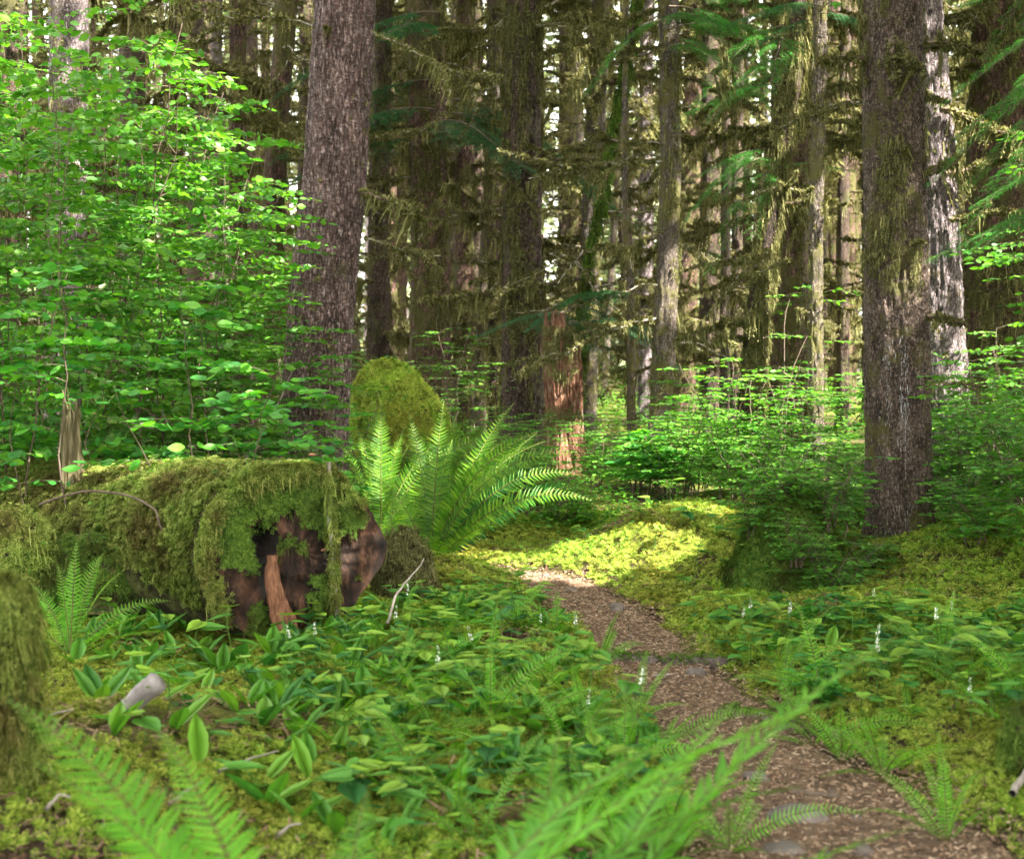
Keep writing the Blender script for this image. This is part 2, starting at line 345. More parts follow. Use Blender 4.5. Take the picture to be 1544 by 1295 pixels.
M['rock'] = noise_mat('rock', [(.3, (.05, .042, .036)), (.55, (.14, .115, .10)), (.75, (.27, .235, .21))], 7, 8, .85, .5, .01)
M['driftwood'] = noise_mat('driftwood', [(.3, (.12, .10, .10)), (.6, (.30, .27, .27)), (.8, (.48, .45, .44))], 8, 8, .8, .5, .01)
M['path'] = noise_mat('path', [(.3, (.045, .028, .019)), (.5, (.115, .075, .048)), (.7, (.22, .155, .10))], 14, 10, .95, .7, .02)
M['chips'] = leaf_mat('chips', [(.07, .04, .026), (.18, .105, .065), (.31, .205, .13), (.48, .36, .26)], .05, .8, (1, .9, .8), .15)
M['litter'] = leaf_mat('litter', [(.05, .03, .02), (.13, .08, .05), (.25, .17, .11)], .05, .85, (1, .9, .8), .1)
def ground_material():
    m, t, o = mat('forest_floor'); tc = N(t, 'ShaderNodeTexCoord')
    a = N(t, 'ShaderNodeTexNoise', i_Scale=1.1, i_Detail=5.0); b_ = N(t, 'ShaderNodeTexNoise', i_Scale=34.0, i_Detail=8.0, i_Roughness=.7)
    for n in (a, b_): t.links.new(tc.outputs['Object'], n.inputs['Vector'])
    mossc = ramp(t, [(.3, (.03, .035, .008)), (.5, (.09, .10, .02)), (.7, (.20, .20, .04))], b_.outputs['Fac'])
    soil = ramp(t, [(.3, (.022, .014, .010)), (.6, (.075, .05, .033)), (.8, (.15, .11, .07))], b_.outputs['Fac'])
    mk = ramp(t, [(.42, (0,)*3), (.54, (1,)*3)], a.outputs['Fac'])
    c = mixc(t, mk.outputs[0], soil.outputs[0], mossc.outputs[0])
    p = N(t, 'ShaderNodeBsdfPrincipled', i_Roughness=.95); p.inputs['Specular IOR Level'].default_value = .1
    t.links.new(c, p.inputs['Base Color'])
    bp = N(t, 'ShaderNodeBump', i_Strength=.8, i_Distance=.03); t.links.new(b_.outputs['Fac'], bp.inputs['Height']); t.links.new(bp.outputs[0], p.inputs['Normal'])
    t.links.new(p.outputs[0], o.inputs[0]); return m
M['ground'] = ground_material()

# ------------------------------------------------------------------ scene-object helpers
def tag(o, label=None, cat=None, group=None, kind=None):
    for k, v in (('label', label), ('category', cat), ('group', group), ('kind', kind)):
        if v: o[k] = v
    return o
def empty(name, loc, label=None, cat=None, group=None, rz=0):
    e = bpy.data.objects.new(name, None); e.empty_display_size = .2; scene.collection.objects.link(e)
    e.location = tuple(loc); e.rotation_euler = (0, 0, rz); return tag(e, label, cat, group)
def part(name, data, parent, loc=(0, 0, 0), rot=(0, 0, 0), s=1.0):
    o = bpy.data.objects.new(name, data); scene.collection.objects.link(o); o.parent = parent
    o.location = loc; o.rotation_euler = rot; o.scale = (s, s, s) if np.ndim(s) == 0 else s; return o
def hidden_data(g, name, mats, smooth=False):
    o = g.build(name, mats, smooth=smooth); me = o.data; bpy.data.objects.remove(o); return me

# ================================================================== ground and path
def axis_coords(a, b, step, lo, hi, grow=1.16):
    c = list(np.arange(a, b, step)); s = step
    while c[-1] < hi: s *= grow; c.append(c[-1] + s)
    s = step; d = [c[0]]
    while d[-1] > lo: s *= grow; d.append(d[-1] - s)
    return A(d[:0:-1] + c)
def build_ground():
    xs = axis_coords(-4.5, 5.0, .05, -400, 400); ys = axis_coords(3.0, 15.0, .05, -120, 700)
    X, Y = np.meshgrid(xs, ys); Z = H(X, Y)
    V = np.stack([X, Y, Z], -1).reshape(-1, 3); nx, ny = len(xs), len(ys)
    i = (np.arange(ny-1)[:, None]*nx + np.arange(nx-1)[None]).ravel()
    g = Geo(); g.add(V, np.stack([i, i+1, i+nx+1, i+nx], -1)); o = g.build('ground', M['ground'], smooth=True)
    tag(o, 'mossy forest floor', None, None, 'structure')
build_ground()
def build_path():
    seg = np.hypot(*np.diff(PATH, axis=0).T); L = np.concatenate([[0], np.cumsum(seg)]); s = np.arange(0, L[-1], .05)
    def sm(v):
        w = np.interp(s, L, v); k = np.ones(15)/15; return np.convolve(np.pad(w, 7, mode='edge'), k, 'valid')
    cx, cyy, w = sm(PATH[:, 0]), sm(PATH[:, 1]), sm(PW)
    tx, ty = np.gradient(cx), np.gradient(cyy); l = np.hypot(tx, ty); nx_, ny_ = ty/l, -tx/l
    u = np.linspace(-1, 1, 25); S, U = np.meshgrid(s, u, indexing='ij')
    wl = w[:, None] * (1.12 + .25*fbm(S*2.0, np.sign(U)*3, 0, 3, 5)) * np.abs(U)
    X = cx[:, None] + nx_[:, None]*np.sign(U)*wl; Y = cyy[:, None] + ny_[:, None]*np.sign(U)*wl
    Z = H(X, Y) + .012 + .012*fbm(X*9, Y*9, 0, 3, 33) - .05*np.clip((np.abs(U)-.86)/.14, 0, 1)
    V = np.stack([X, Y, Z], -1).reshape(-1, 3); n = len(u)
    i = (np.arange(len(s)-1)[:, None]*n + np.arange(n-1)[None]).ravel()
    g = Geo(); g.add(V, np.stack([i, i+n, i+n+1, i+1], -1)); o = g.build('path', M['path'], smooth=True)
    tag(o, 'brown needle strewn footpath', None, None, 'structure')
build_path()
def rnd_points(n, x0, x1, y0, y1, r, keep=None):
    x = r.uniform(x0, x1, n); y = r.uniform(y0, y1, n)
    z = H(x, y); px, py = proj(x, y, z)
    ok = (px > -120) & (px < 1664) & (py < 1420) & (y > 2.5)
    if keep is not None: ok &= keep(x, y, px, py)
    return x[ok], y[ok], z[ok]
def gnormal(x, y, e=.04):
    return norm(np.stack([-(H(x+e, y)-H(x-e, y))/(2*e), -(H(x, y+e)-H(x, y-e))/(2*e), np.ones_like(x)], -1))
def build_litter():
    r = rs(11); g = Geo()
    x, y, z = rnd_points(150000, -.8, 2.6, 3.4, 12, r, lambda x, y, px, py: path_dist(x, y) < .10 + .14*fbm(x*3, y*3, 0, 2, 6))
    n = len(x); a = r.uniform(0, 2*np.pi, n)
    CH = (A([(-.5, -.5, 0), (.5, -.5, 0), (.45, .5, 0), (-.4, .55, 0)], float), A([(0, 1, 2), (0, 2, 3)]))
    f = np.stack([np.cos(a), np.sin(a), r.normal(0, .25, n)], -1); up = np.stack([r.normal(0, .3, n), r.normal(0, .3, n), np.ones(n)], -1)
    L = r.uniform(.008, .026, n); W = r.uniform(.0025, .008, n)
    g.tm(place(CH, np.stack([x, y, z+.016+r.uniform(0, .012, n)], -1), f, up, np.stack([W, L, L], -1)))
    o = g.build('litter', M['chips']); tag(o, 'reddish brown bark chips and needles on the footpath', None, None, 'stuff')
    # needles, twigs and dead bits between the moss beside the path and at the lower left
    g = Geo()
    x, y, z = rnd_points(90000, -4, 5, 3.2, 12, r, lambda x, y, px, py: (fbm(x*1.6, y*1.6, 0, 3, 41) > .04) & (path_dist(x, y) > 0))
    n = len(x); a = r.uniform(0, 2*np.pi, n); L = r.uniform(.012, .07, n)*r.uniform(.5, 1.4, n); W = r.uniform(.002, .010, n)
    f = np.stack([np.cos(a), np.sin(a), r.normal(0, .3, n)], -1); up = np.stack([r.normal(0, .4, n), r.normal(0, .4, n), np.ones(n)], -1)
    g.tm(place(CH, np.stack([x, y, z+r.uniform(.005, .035, n)], -1), f, up, np.stack([W, L, L], -1)))
    o = g.build('dead_leaves', M['litter']); tag(o, 'dead twigs, needles and leaf scraps lying in the moss', None, None, 'stuff')
build_litter()
def moss_scatter(g, P, Nn, size, r, m=0, kinds=MOSS, fwd_jit=1.0):
    P = np.asarray(P); n = len(P); which = r.integers(0, len(kinds), n); a = r.uniform(0, 2*np.pi, n)
    rv = r.normal(0, 1, (n, 3)); s = np.broadcast_to(size, (n,)) * r.uniform(.6, 1.35, n)
    for k in range(len(kinds)):
        q = which == k
        if q.any():
            V, F_ = kinds[k]
            # template z must follow the surface normal: forward is any tangent
            f = np.cross(Nn[q], rv[q]); g.tm(place((V, F_), P[q], f, Nn[q], s[q]), m)
def build_moss():
    r = rs(12); g = Geo()
    def keep(x, y, px, py):
        m = fbm(x*1.6, y*1.6, 0, 3, 41)
        return (path_dist(x, y) > .03 + .12*fbm(x*4, y*4, 0, 2, 8)) & (m < .22 + .16*r.random(len(x)))
    x, y, z = rnd_points(46000, -3.2, 3.6, 3.4, 8.0, r, keep)
    P = np.stack([x, y, z+.002], -1); moss_scatter(g, P, gnormal(x, y), .034, r)
    x, y, z = rnd_points(40000, -4.5, 5.5, 7.8, 13.0, r, keep)
    P = np.stack([x, y, z+.003], -1); moss_scatter(g, P, gnormal(x, y), .046, r)
    o = g.build('moss', M['moss_yellow']); tag(o, 'yellow green feather moss carpeting the forest floor', None, None, 'stuff')
build_moss()
print('ground', time.time()-T00)

# ================================================================== trees
SUN_HOLES = []      # (point, radius): gaps in the canopy through which the sun reaches the place
def hole(px, py, d, r): SUN_HOLES.append((at(px, py, d), r))
for a_ in [(900, 825, 10.6, .42), (1000, 810, 11.0, .40), (950, 850, 10.2, .3), (1080, 770, 11.6, .3), (840, 885, 9.9, .22), (980, 745, 13, .4), (1060, 660, 13.2, .65), (1180, 650, 13, .75), (1260, 640, 12.6, .5), (1120, 720, 12.2, .5), (1010, 700, 13.8, .4),
           (1240, 520, 13.9, .4), (1237, 400, 13.9, .35), (1232, 620, 13.9, .3), (1435, 190, 14.2, .3), (1445, 420, 14.2, .2), (1460, 690, 11.8, .35), (1320, 1010, 7.2, .16), (700, 690, 11.0, .38), (600, 640, 11.6, .34), (760, 770, 10.5, .22),
           (850, 600, 18, .22), (210, 690, 8.6, .16), (180, 260, 11.2, .3), (330, 380, 11.4, .25), (150, 470, 11, .25), (400, 500, 11.8, .22), (330, 610, 12.4, .3), (900, 700, 14.8, .4)]: hole(*a_)
HP = A([h[0] for h in SUN_HOLES]); HR = 1.0*A([h[1] for h in SUN_HOLES])
def sun_keep(P, pad):
    ok = np.ones(len(P), bool)
    for p, r_ in zip(HP, HR):
        v = P - p; d = np.linalg.norm(v - (v @ SD)[:, None]*SD, axis=1); ok &= d > r_ + pad
    return ok
def clumpT(seed, n=7):
    r = rs(seed); V = []; 
    P = r.normal(0, .22, (n, 3))*[1, 1, .5]; a = r.uniform(0, 6.28, n); f = np.stack([np.cos(a), np.sin(a), r.normal(-.2, .2, n)], -1)
    return place(DIA, P, f, np.stack([r.normal(0, .35, n), r.normal(0, .35, n), np.ones(n)], -1), np.stack([r.uniform(.25, .5, n), r.uniform(.3, .7, n), np.ones(n)], -1))
def trunk_blocks(x, y, pad=.3):
    d2 = SD[:2]/np.hypot(*SD[:2]); v = A([x, y])-HP[:, :2]; t = v @ d2; return bool(((np.abs(v[:, 0]*d2[1]-v[:, 1]*d2[0]) < pad+.3*HR) & (t > 0) & (t < 17)).any())
CLUMP = [clumpT(i) for i in range(5)]
def crown_geo(cx, cyy, zb, zt, Rm, n, r, g=None, m=0, size=.8, cull=True):
    t = r.uniform(0, 1, n)**1.15; z = zb + (zt-zb)*t; Rr = Rm*(1-t)**.8 + .25
    lv = np.floor(z/.55); a = r.uniform(0, 6.28, n); a = np.round(a*5/6.28 + lv*.37)*6.28/5 + r.normal(0, .22, n) - lv*.37*1.25
    rad = Rr*np.sqrt(r.uniform(0.02, 1, n)); z = lv*.55 - rad*.18 + r.normal(0, .08, n)
    P = np.stack([cx+np.cos(a)*rad, cyy+np.sin(a)*rad, z], -1)
    if cull: P = P[sun_keep(P, .42*size)]
    g = g or Geo(); w = r.integers(0, 5, len(P))
    for k in range(5):
        q = w == k; g.tm(place(CLUMP[k], P[q], np.stack([np.cos(a[:len(P)][q]), np.sin(a[:len(P)][q]), 0*P[q][:, 0]], -1), [0, 0, 1], size*r.uniform(.7, 1.3, q.sum())), m)
    return g

def trunk_center(pts, d, top, r):
    W = A([at(px, py, d) for px, py in pts]); W = W[np.argsort(W[:, 2])]
    gx = Hf(W[0, 0], d); z = W[:, 2]; x = W[:, 0]
    zb = gx - .12
    sl = (x[1]-x[0])/(z[1]-z[0]) if len(z) > 1 else 0
    st = (x[-1]-x[-2])/(z[-1]-z[-2]) if len(z) > 1 else 0
    zz = [zb]+list(z[z > zb+.1])+[z[-1]+6, top]; xx = [x[0]+sl*(zb-z[0])]+list(x[z > zb+.1])+[x[-1]+st*4, x[-1]+st*6]
    return A(zz), A(xx), gx
def trunk_mesh(zz, xx, d, gx, r0, top, res_z, nth, amp, seed, flare=.35, ridges=8, rgh=(5, 1.2), vis=None):
    vis = vis or (CAMZ + .29*d + .5)
    zs = np.concatenate([np.arange(zz[0], vis, res_z), np.arange(vis, top, .6)])
    c = np.interp(zs, zz, xx)
    k = max(3, int(.5/res_z)) | 1
    c = np.convolve(np.pad(c, k//2, mode='edge'), np.ones(k)/k, 'valid')
    th = np.linspace(0, 2*np.pi, nth, endpoint=False); T, Z = np.meshgrid(th, zs)
    h = Z - gx; base = r0*(1 - .45*np.clip(h/(top-gx), 0, 1)**1.2)
    base = base*(1 + flare*np.exp(-np.clip(h, 0, 9)/.28)*(1+.35*np.cos(T*4+seed)+.2*np.cos(T*7+seed*2)))
    ux, uy = np.cos(T), np.sin(T)
    disp = amp*(1.4*fbm(ux*rgh[0]*r0*3, uy*rgh[0]*r0*3, Z*rgh[1], 2, seed) + 1.0*fbm(ux*r0*30, uy*r0*30, Z*9, 3, seed+5) + .6*fbm(ux*r0*70, uy*r0*70, Z*30, 2, seed+9))
    if res_z < .03: disp = disp + amp*(1.6*np.clip(np.abs(fbm(ux*r0*16, uy*r0*16, Z*3.2, 3, seed+20))*5, 0, 1) - 1.2)
    rad = base + disp + .03*r0*np.cos(T*2+Z*.6)
    X = c[:, None] + rad*ux; Y = d + rad*uy
    V = np.stack([X, Y, Z], -1).reshape(-1, 3); i = np.arange(len(zs)-1)[:, None]*nth; j = np.arange(nth)[None]
    Q = np.stack([i+j, i+(j+1) % nth, i+nth+(j+1) % nth, i+nth+j], -1).reshape(-1, 4)
    return (V, Q), zs, c, base.mean(1)

# --- mossy dead branches: a few built once, then copied onto the trunks
def branch_data(seed, L, droop, moss=1.0, hang=1.0, fork=True, hangm='moss_olive', barkm='twig', r0=.028):
    r = rs(seed); g = Geo(); n = 12; t = np.linspace(0, 1, n)
    def spine(L, droop, yaw=0):
        y = np.cumsum(r.normal(0, .02*L, n)) + yaw*t*L*.5; z = -droop*L*t**1.5 + np.cumsum(r.normal(0, .016*L, n)); x = L*t
        return np.stack([x, y - y[0], z - z[0]], -1)
    SP = [(spine(L, droop), r0)]
    if fork:
        for q in range(r.integers(2, 5)):
            i0 = r.integers(3, n-2); b = spine(L*r.uniform(.25, .5), droop+r.normal(0, .3), r.choice([-1, 1])*r.uniform(.8, 2.2)); SP.append((b + SP[0][0][i0], r0*.5))
    for S, rad in SP:
        g.tm(tube(S, rad*(1-.75*t)+.003, 6), 0)
        Lk = np.linalg.norm(S[-1]-S[0]); k = int(150*Lk*moss)
        if k:
            tt = r.uniform(0, 1, k)**.8*.97; P = np.stack([np.interp(tt, t, S[:, i]) for i in range(3)], -1)
            a = r.uniform(0, 6.28, k); rr = rad*(1-.7*tt)*.8; nn = np.stack([r.normal(0, .3, k), np.cos(a), np.sin(a)], -1)
            P = P + nn*rr[:, None]; w = r.integers(0, 4, k)
            for q in range(4): g.tm(place(TUFTS[q], P[w == q], np.cross(nn[w == q], r.normal(0, 1, ((w == q).sum(), 3))), nn[w == q], r.uniform(.03, .07, (w == q).sum())), 1)
        k = int(13*Lk*hang)
        if k:
            tt = np.clip(r.beta(1.4, 1.2, k), .03, .98); cl = .5+.5*np.sin(tt*r.uniform(8, 16)+r.uniform(0, 6)); P = np.stack([np.interp(tt, t, S[:, i]) for i in range(3)], -1)
            w = r.integers(0, 5, k); sz = r.uniform(.08, .32, k)*(.35+cl)
            for q in range(5):
                e = w == q
                if e.any(): g.tm(place(HANG[q], P[e], [0, 0, -1], np.stack([r.normal(0, .3, e.sum()), r.normal(0, 1, e.sum()), 0*P[e][:, 0]], -1), sz[e]), 1)
    return hidden_data(g, 'branch', [M[barkm], M[hangm]])
BR = {'mossy': [branch_data(100+i, r_, dr) for i, (r_, dr) in enumerate([(1.1, .12), (1.5, .3), (.8, -.12), (1.3, .5), (.55, .05), (1.8, .18)])],
      'heavy': [branch_data(120+i, r_, dr, 1.3, 1.5, True, 'moss_olive', 'twig', .032) for i, (r_, dr) in enumerate([(1.2, .1), (1.6, .3), (.9, .0)])],
      'bare': [branch_data(140+i, r_, dr, .25, .12, True, 'moss_olive', 'twig_grey', .014) for i, (r_, dr) in enumerate([(1.3, .2), (.9, -.25), (1.7, .35)])],
      'thin': [branch_data(150+i, r_, dr, .6, .45, True, 'moss_olive', 'twig_grey', .013) for i, (r_, dr) in enumerate([(1.5, .1), (1.9, .25), (1.2, -.1), (2.2, .4), (1.0, .15)])],
      'stub': [branch_data(160+i, r_, dr, 1.2, .9, False, 'moss_olive', 'twig', .03) for i, (r_, dr) in enumerate([(.28, -.1), (.4, .25)])],
      'far': [branch_data(180+i, r_, dr, .5, .8, True, 'moss_far', 'twig', .020) for i, (r_, dr) in enumerate([(1.6, .15), (2.2, .3), (1.3, -.1), (1.9, .45)])]}
def add_branches(root, loc, zs, c, rad, d, n, r, kinds=('mossy',), zlo=.6, zhi=None, side=None, s=1.0, lean=0.12):
    zhi = zhi or (CAMZ + .29*d)
    for q in range(n):
        z = r.uniform(zlo, zhi); x = np.interp(z, zs, c); rr = np.interp(z, zs, rad)*.8
        a = r.uniform(0, 6.28)
        if side == 'out' and r.random() < .75: a = r.choice([0, math.pi]) + r.normal(0, .5)
        k = kinds[r.integers(0, len(kinds))]; D = BR[k][r.integers(0, len(BR[k]))]
        part('branch', D, root, (x+math.cos(a)*rr-loc[0], d+math.sin(a)*rr-loc[1], z-loc[2]), (r.normal(0, .3), r.normal(0, lean), a), s*r.uniform(.6, 1.15))
def trunk_moss(zs, c, rad, d, n, r, seed, zlo, zhi, hang=.5, thr=-.05, size=.05, hsize=.16, loc=(0, 0, 0), front=True):
    g = Geo(); z = r.uniform(zlo, zhi, n); a = r.uniform(0, 2*np.pi, n)
    if front: a = -np.pi/2 + r.uniform(-1.9, 1.9, n)
    keep = fbm(np.cos(a)*2.2, np.sin(a)*2.2, z*1.3, 4, seed) > thr; z, a = z[keep], a[keep]
    nn = np.stack([np.cos(a), np.sin(a), 0*a], -1); rr = np.interp(z, zs, rad)
    P = np.stack([np.interp(z, zs, c), 0*z+d, z], -1) + nn*rr[:, None]
    h = r.random(len(z)) < hang
    w = r.integers(0, 4, len(z))
    for q in range(4):
        e = (~h) & (w == q); g.tm(place(TUFTS[q], P[e], np.cross(nn[e], r.normal(0, 1, (e.sum(), 3))), nn[e], size*r.uniform(.6, 1.4, e.sum())))
    w = r.integers(0, 5, len(z))
    for q in range(5):
        e = h & (w == q)
        g.tm(place(HANG[q], P[e]+nn[e]*.01, np.stack([.12*nn[e][:, 0], .12*nn[e][:, 1], -np.ones(e.sum())], -1), nn[e], hsize*r.uniform(.4, 1.5, e.sum())))
    return g
def tree(name, label, pts, wpx, d, bark='bark_moss', cat='tree', res=.05, nth=40, amp=.02, moss=0, mossy=dict(), br=(), crown=True, group=None, top=None, flare=.35, mossm='moss_olive', seed=None, topcut=None):
    seed = seed if seed is not None else int(abs(pts[0][0])*3 + d*7); r = rs(seed)
    top = topcut or top or (19 + r.uniform(0, 4)); r0 = wpx*d/F/2
    zz, xx, gx = trunk_center(pts, d, top, r)
    loc = (xx[0], d, gx)
    root = empty(name, loc, label, cat, group)
    (V, Q), zs, c, rad = trunk_mesh(zz, xx, d, gx, r0, top, res, nth, amp, seed % 97, flare)
    g = Geo(); g.add(V, Q)
    if topcut:      # a broken top: close it and leave splinters
        ring = V[-nth:]; cc = ring.mean(0); g.add(np.concatenate([ring, [cc-[0, 0, .05]]]), A([(i, (i+1) % nth, nth) for i in range(nth)]))
        for q in range(14):
            p = ring[r.integers(0, nth)]*.85+cc*.15; g.tm(tube(A([p-[0, 0, .1], p+[0, 0, r.uniform(.05, .3)]]), A([.03, .004])*r0*9, 4))
    o = g.build('trunk', M[bark], smooth=True); o.data.transform(Matrix.Translation(-Vector(loc))); o.parent = root
    if moss:
        kw = dict(zlo=gx+.05, zhi=CAMZ+.29*d, seed=seed); kw.update(mossy); mg = trunk_moss(zs, c, rad, d, moss, r, **kw)
        mo = mg.build('moss', M[mossm]); mo.data.transform(Matrix.Translation(-Vector(loc))); mo.parent = root
    for kw in br: add_branches(root, loc, zs, c, rad, d, r=r, **kw)
    if crown and not topcut:
        Rm = 2.2 + r0*2.0; cg = crown_geo(xx[-1], d, max(11, CAMZ+.31*d+1.0), top+1.5, Rm, 230, r, size=.75)
        co = cg.build('crown', M['canopy']); co.data.transform(Matrix.Translation(-Vector(loc))); co.parent = root
    return root, (zs, c, rad, gx, loc)

# --- the trees one can tell apart
T1, t1 = tree('spruce_tree', 'bare scaly grey brown trunk rising behind the end of the mossy log', [(521, 0), (512, 150), (502, 300), (487, 430), (478, 560), (473, 690)], 100, 13.0, 'bark_scaly', res=.018, nth=150, amp=.012,
     moss=500, mossy=dict(thr=.22, hang=.2, size=.03, hsize=.08), br=[dict(n=3, kinds=('stub',), zlo=4, zhi=5, s=.5)], flare=.12, seed=31)
T2, t2 = tree('spruce_tree', 'thick grey brown trunk in front of its pale neighbour, white resin running down it', [(1345, 0), (1350, 300), (1353, 600), (1357, 850)], 94, 10.4, 'bark_fine', res=.015, nth=150, amp=.012,
     moss=3200, mossy=dict(thr=.16, hang=.35, size=.022, hsize=.09, zlo=2.2), br=[dict(n=6, kinds=('stub',), zlo=1.8, zhi=4.4, s=.5)], flare=.12, seed=32)
T3, t3 = tree('spruce_tree', 'sunlit pale flaky trunk half hidden by the thick trunk in front of it', [(1385, 0), (1403, 200), (1413, 420), (1428, 700)], 72, 14.0, 'bark_pale', res=.022, nth=120, amp=.014,
     moss=300, mossy=dict(thr=.2, hang=.3, size=.04), br=[dict(n=4, kinds=('mossy',), zlo=3, zhi=5.4, side='out', s=.7)], flare=.25, seed=33)
tree('spruce_tree', 'straight moss shagged trunk standing left of the red broken stump', [(788, 0), (787, 300), (788, 480), (787, 640)], 62, 20.0, 'bark_moss', res=.035, nth=100, amp=.03,
     moss=5200, mossy=dict(thr=.04, hang=.3, size=.05, hsize=.16), br=[dict(n=20, kinds=('thin', 'mossy', 'stub', 'thin'), side='out', zlo=2.2, s=.8)], flare=.5, seed=34)
tree('spruce_tree', 'reddish moss patched trunk between the scaly trunk and the shagged one', [(640, 0), (646, 250), (650, 420), (648, 600)], 60, 22.0, 'bark_red', res=.04, nth=90, amp=.035,
     moss=3600, mossy=dict(thr=.12, hang=.3, size=.05, hsize=.16), br=[dict(n=16, kinds=('thin', 'mossy', 'stub', 'thin'), side='out', zlo=2.4, s=.85)], seed=35)
tree('spruce_tree', 'slimmer red brown trunk just right of the reddish moss patched one', [(702, 0), (700, 300), (698, 600)], 32, 26.0, 'bark_red', res=.05, nth=50, amp=.03, moss=1300, mossy=dict(thr=.0, size=.06), br=[dict(n=20, kinds=('thin', 'mossy'), side='out', zlo=2)], seed=36)
tree('spruce_tree', 'dark trunk close behind the right edge of the scaly trunk', [(577, 0), (572, 300), (570, 600)], 33, 25.0, 'bark_moss', res=.05, nth=50, amp=.03, moss=1200, mossy=dict(thr=.0, size=.06), br=[dict(n=20, kinds=('thin', 'mossy'), side='out', zlo=2)], seed=37)
tree('spruce_tree', 'dark leaning trunk just left of the scaly trunk', [(433, 0), (420, 180), (408, 400), (395, 600)], 36, 22.0, 'bark_red', res=.05, nth=50, amp=.02, moss=500, mossy=dict(thr=.1, size=.05), br=[dict(n=14, kinds=('thin', 'bare', 'mossy'), side='out', zlo=2)], seed=38)
tree('spruce_tree', 'dark upright trunk rising out of the top of the leafy thicket', [(358, 0), (359, 300), (362, 600)], 28, 23.0, 'bark_red', res=.05, nth=50, amp=.02, moss=300, mossy=dict(thr=.1, size=.05), br=[dict(n=14, kinds=('thin', 'bare', 'mossy'), side='out', zlo=2)], seed=39)
tree('spruce_tree', 'thin pinkish trunk beside the dark upright one above the thicket', [(326, 0), (330, 300), (336, 600)], 18, 27.0, 'bark_pale', res=.06, nth=36, amp=.02, br=[dict(n=14, kinds=('thin', 'far'), side='out', zlo=2)], seed=40)
tree('spruce_tree', 'broad pink brown trunk glimpsed through the top of the thicket leaves', [(104, 0), (100, 400), (98, 640)], 62, 19.0, 'bark_pale', res=.05, nth=60, amp=.02, moss=900, mossy=dict(thr=.05), br=[dict(n=8, kinds=('mossy',), side='out', zlo=3)], seed=41)
tree('spruce_tree', 'shaded trunk behind the thicket at the edge of the view', [(14, 0), (10, 400), (5, 640)], 60, 21.0, 'bark_moss', res=.05, nth=50, amp=.03, moss=900, mossy=dict(thr=.0), br=[dict(n=10, kinds=('heavy',), side='out', zlo=3)], seed=42)
tree('spruce_tree', 'mossy trunk hung with long moss behind the thicket', [(268, 0), (262, 300), (260, 620)], 24, 20.0, 'bark_moss', res=.05, nth=40, amp=.03, moss=900, mossy=dict(thr=-.1, hang=.6, hsize=.25), br=[dict(n=16, kinds=('heavy',), side='out', zlo=3.2)], seed=43)
tree('spruce_tree', 'dark slightly leaning trunk behind the red broken stump', [(908, 0), (897, 200), (888, 400), (884, 600)], 32, 23.0, 'bark_grey', res=.05, nth=50, amp=.03, moss=1500, mossy=dict(thr=.05, size=.06), br=[dict(n=28, kinds=('thin', 'mossy', 'thin', 'heavy', 'bare'), side='out', zlo=1.8)], seed=44)
tree('spruce_tree', 'grey trunk with pale patches standing alone in the middle distance', [(1008, 60), (1012, 250), (1006, 430), (994, 640)], 33, 17.5, 'bark_grey', res=.035, nth=70, amp=.022, moss=1500, mossy=dict(thr=.1, hang=.35, size=.04), br=[dict(n=20, kinds=('thin', 'mossy', 'thin', 'heavy', 'bare'), side='out', zlo=1.6, s=.85)], seed=45)
tree('dead_tree', 'short dead trunk snapped off at mid height left of the grey trunk', [(950, 376), (951, 500), (952, 660)], 15, 18.5, 'bark_grey', res=.04, nth=40, amp=.012, moss=150, mossy=dict(zhi=3, size=.03), br=[dict(n=5, kinds=('stub',), zlo=1.2, zhi=2.8, s=.6)], crown=False, topcut=float(at(950, 376, 18.5)[2]), seed=46)
tree('spruce_tree', 'pinkish lit trunk far behind the snapped dead one', [(975, 0), (974, 300), (974, 600)], 24, 32.0, 'bark_pale', res=.07, nth=36, amp=.02, br=[dict(n=12, kinds=('far',), side='out', zlo=2)], seed=47)
tree('hemlock_tree', 'crooked moss wrapped trunk bowing left in front of a wide reddish trunk', [(1203, 0), (1197, 100), (1178, 220), (1163, 320), (1148, 440), (1136, 560), (1130, 690)], 34, 15.5, 'bark_moss', res=.03, nth=80, amp=.022,
     moss=4200, mossy=dict(thr=-.05, hang=.35, size=.045, hsize=.15), br=[dict(n=13, kinds=('thin', 'mossy', 'heavy'), side='out', zlo=1.8, s=.75)], seed=48)
tree('spruce_tree', 'wide reddish mossy trunk behind the crooked moss wrapped one', [(1192, 0), (1190, 300), (1186, 620)], 58, 19.0, 'bark_red', res=.04, nth=80, amp=.03, moss=3000, mossy=dict(thr=.08, hang=.35, hsize=.18), br=[dict(n=20, kinds=('thin', 'mossy', 'heavy'), side='out', zlo=2.2)], seed=49)
tree('spruce_tree', 'thin trunk catching bright sun between the crooked trunk and the thick one', [(1238, 0), (1232, 250), (1229, 450), (1231, 650)], 22, 14.0, 'bark_grey', res=.025, nth=60, amp=.010, moss=420, mossy=dict(thr=.12, hang=.3, size=.03, hsize=.1), br=[dict(n=14, kinds=('thin', 'mossy', 'stub', 'thin'), side='out', zlo=2, s=.6)], seed=50)
tree('spruce_tree', 'thin smooth brown trunk right of the grey trunk', [(1097, 0), (1094, 300), (1092, 610)], 15, 22.0, 'bark_fine', res=.06, nth=30, amp=.01, br=[dict(n=16, kinds=('thin', 'mossy'), side='out', zlo=1.8)], seed=51)
tree('spruce_tree', 'darker trunk right behind the thin smooth brown one', [(1114, 0), (1112, 300), (1110, 610)], 18, 27.0, 'bark_moss', res=.06, nth=30, amp=.02, br=[dict(n=12, kinds=('far',), side='out', zlo=2)], seed=52)
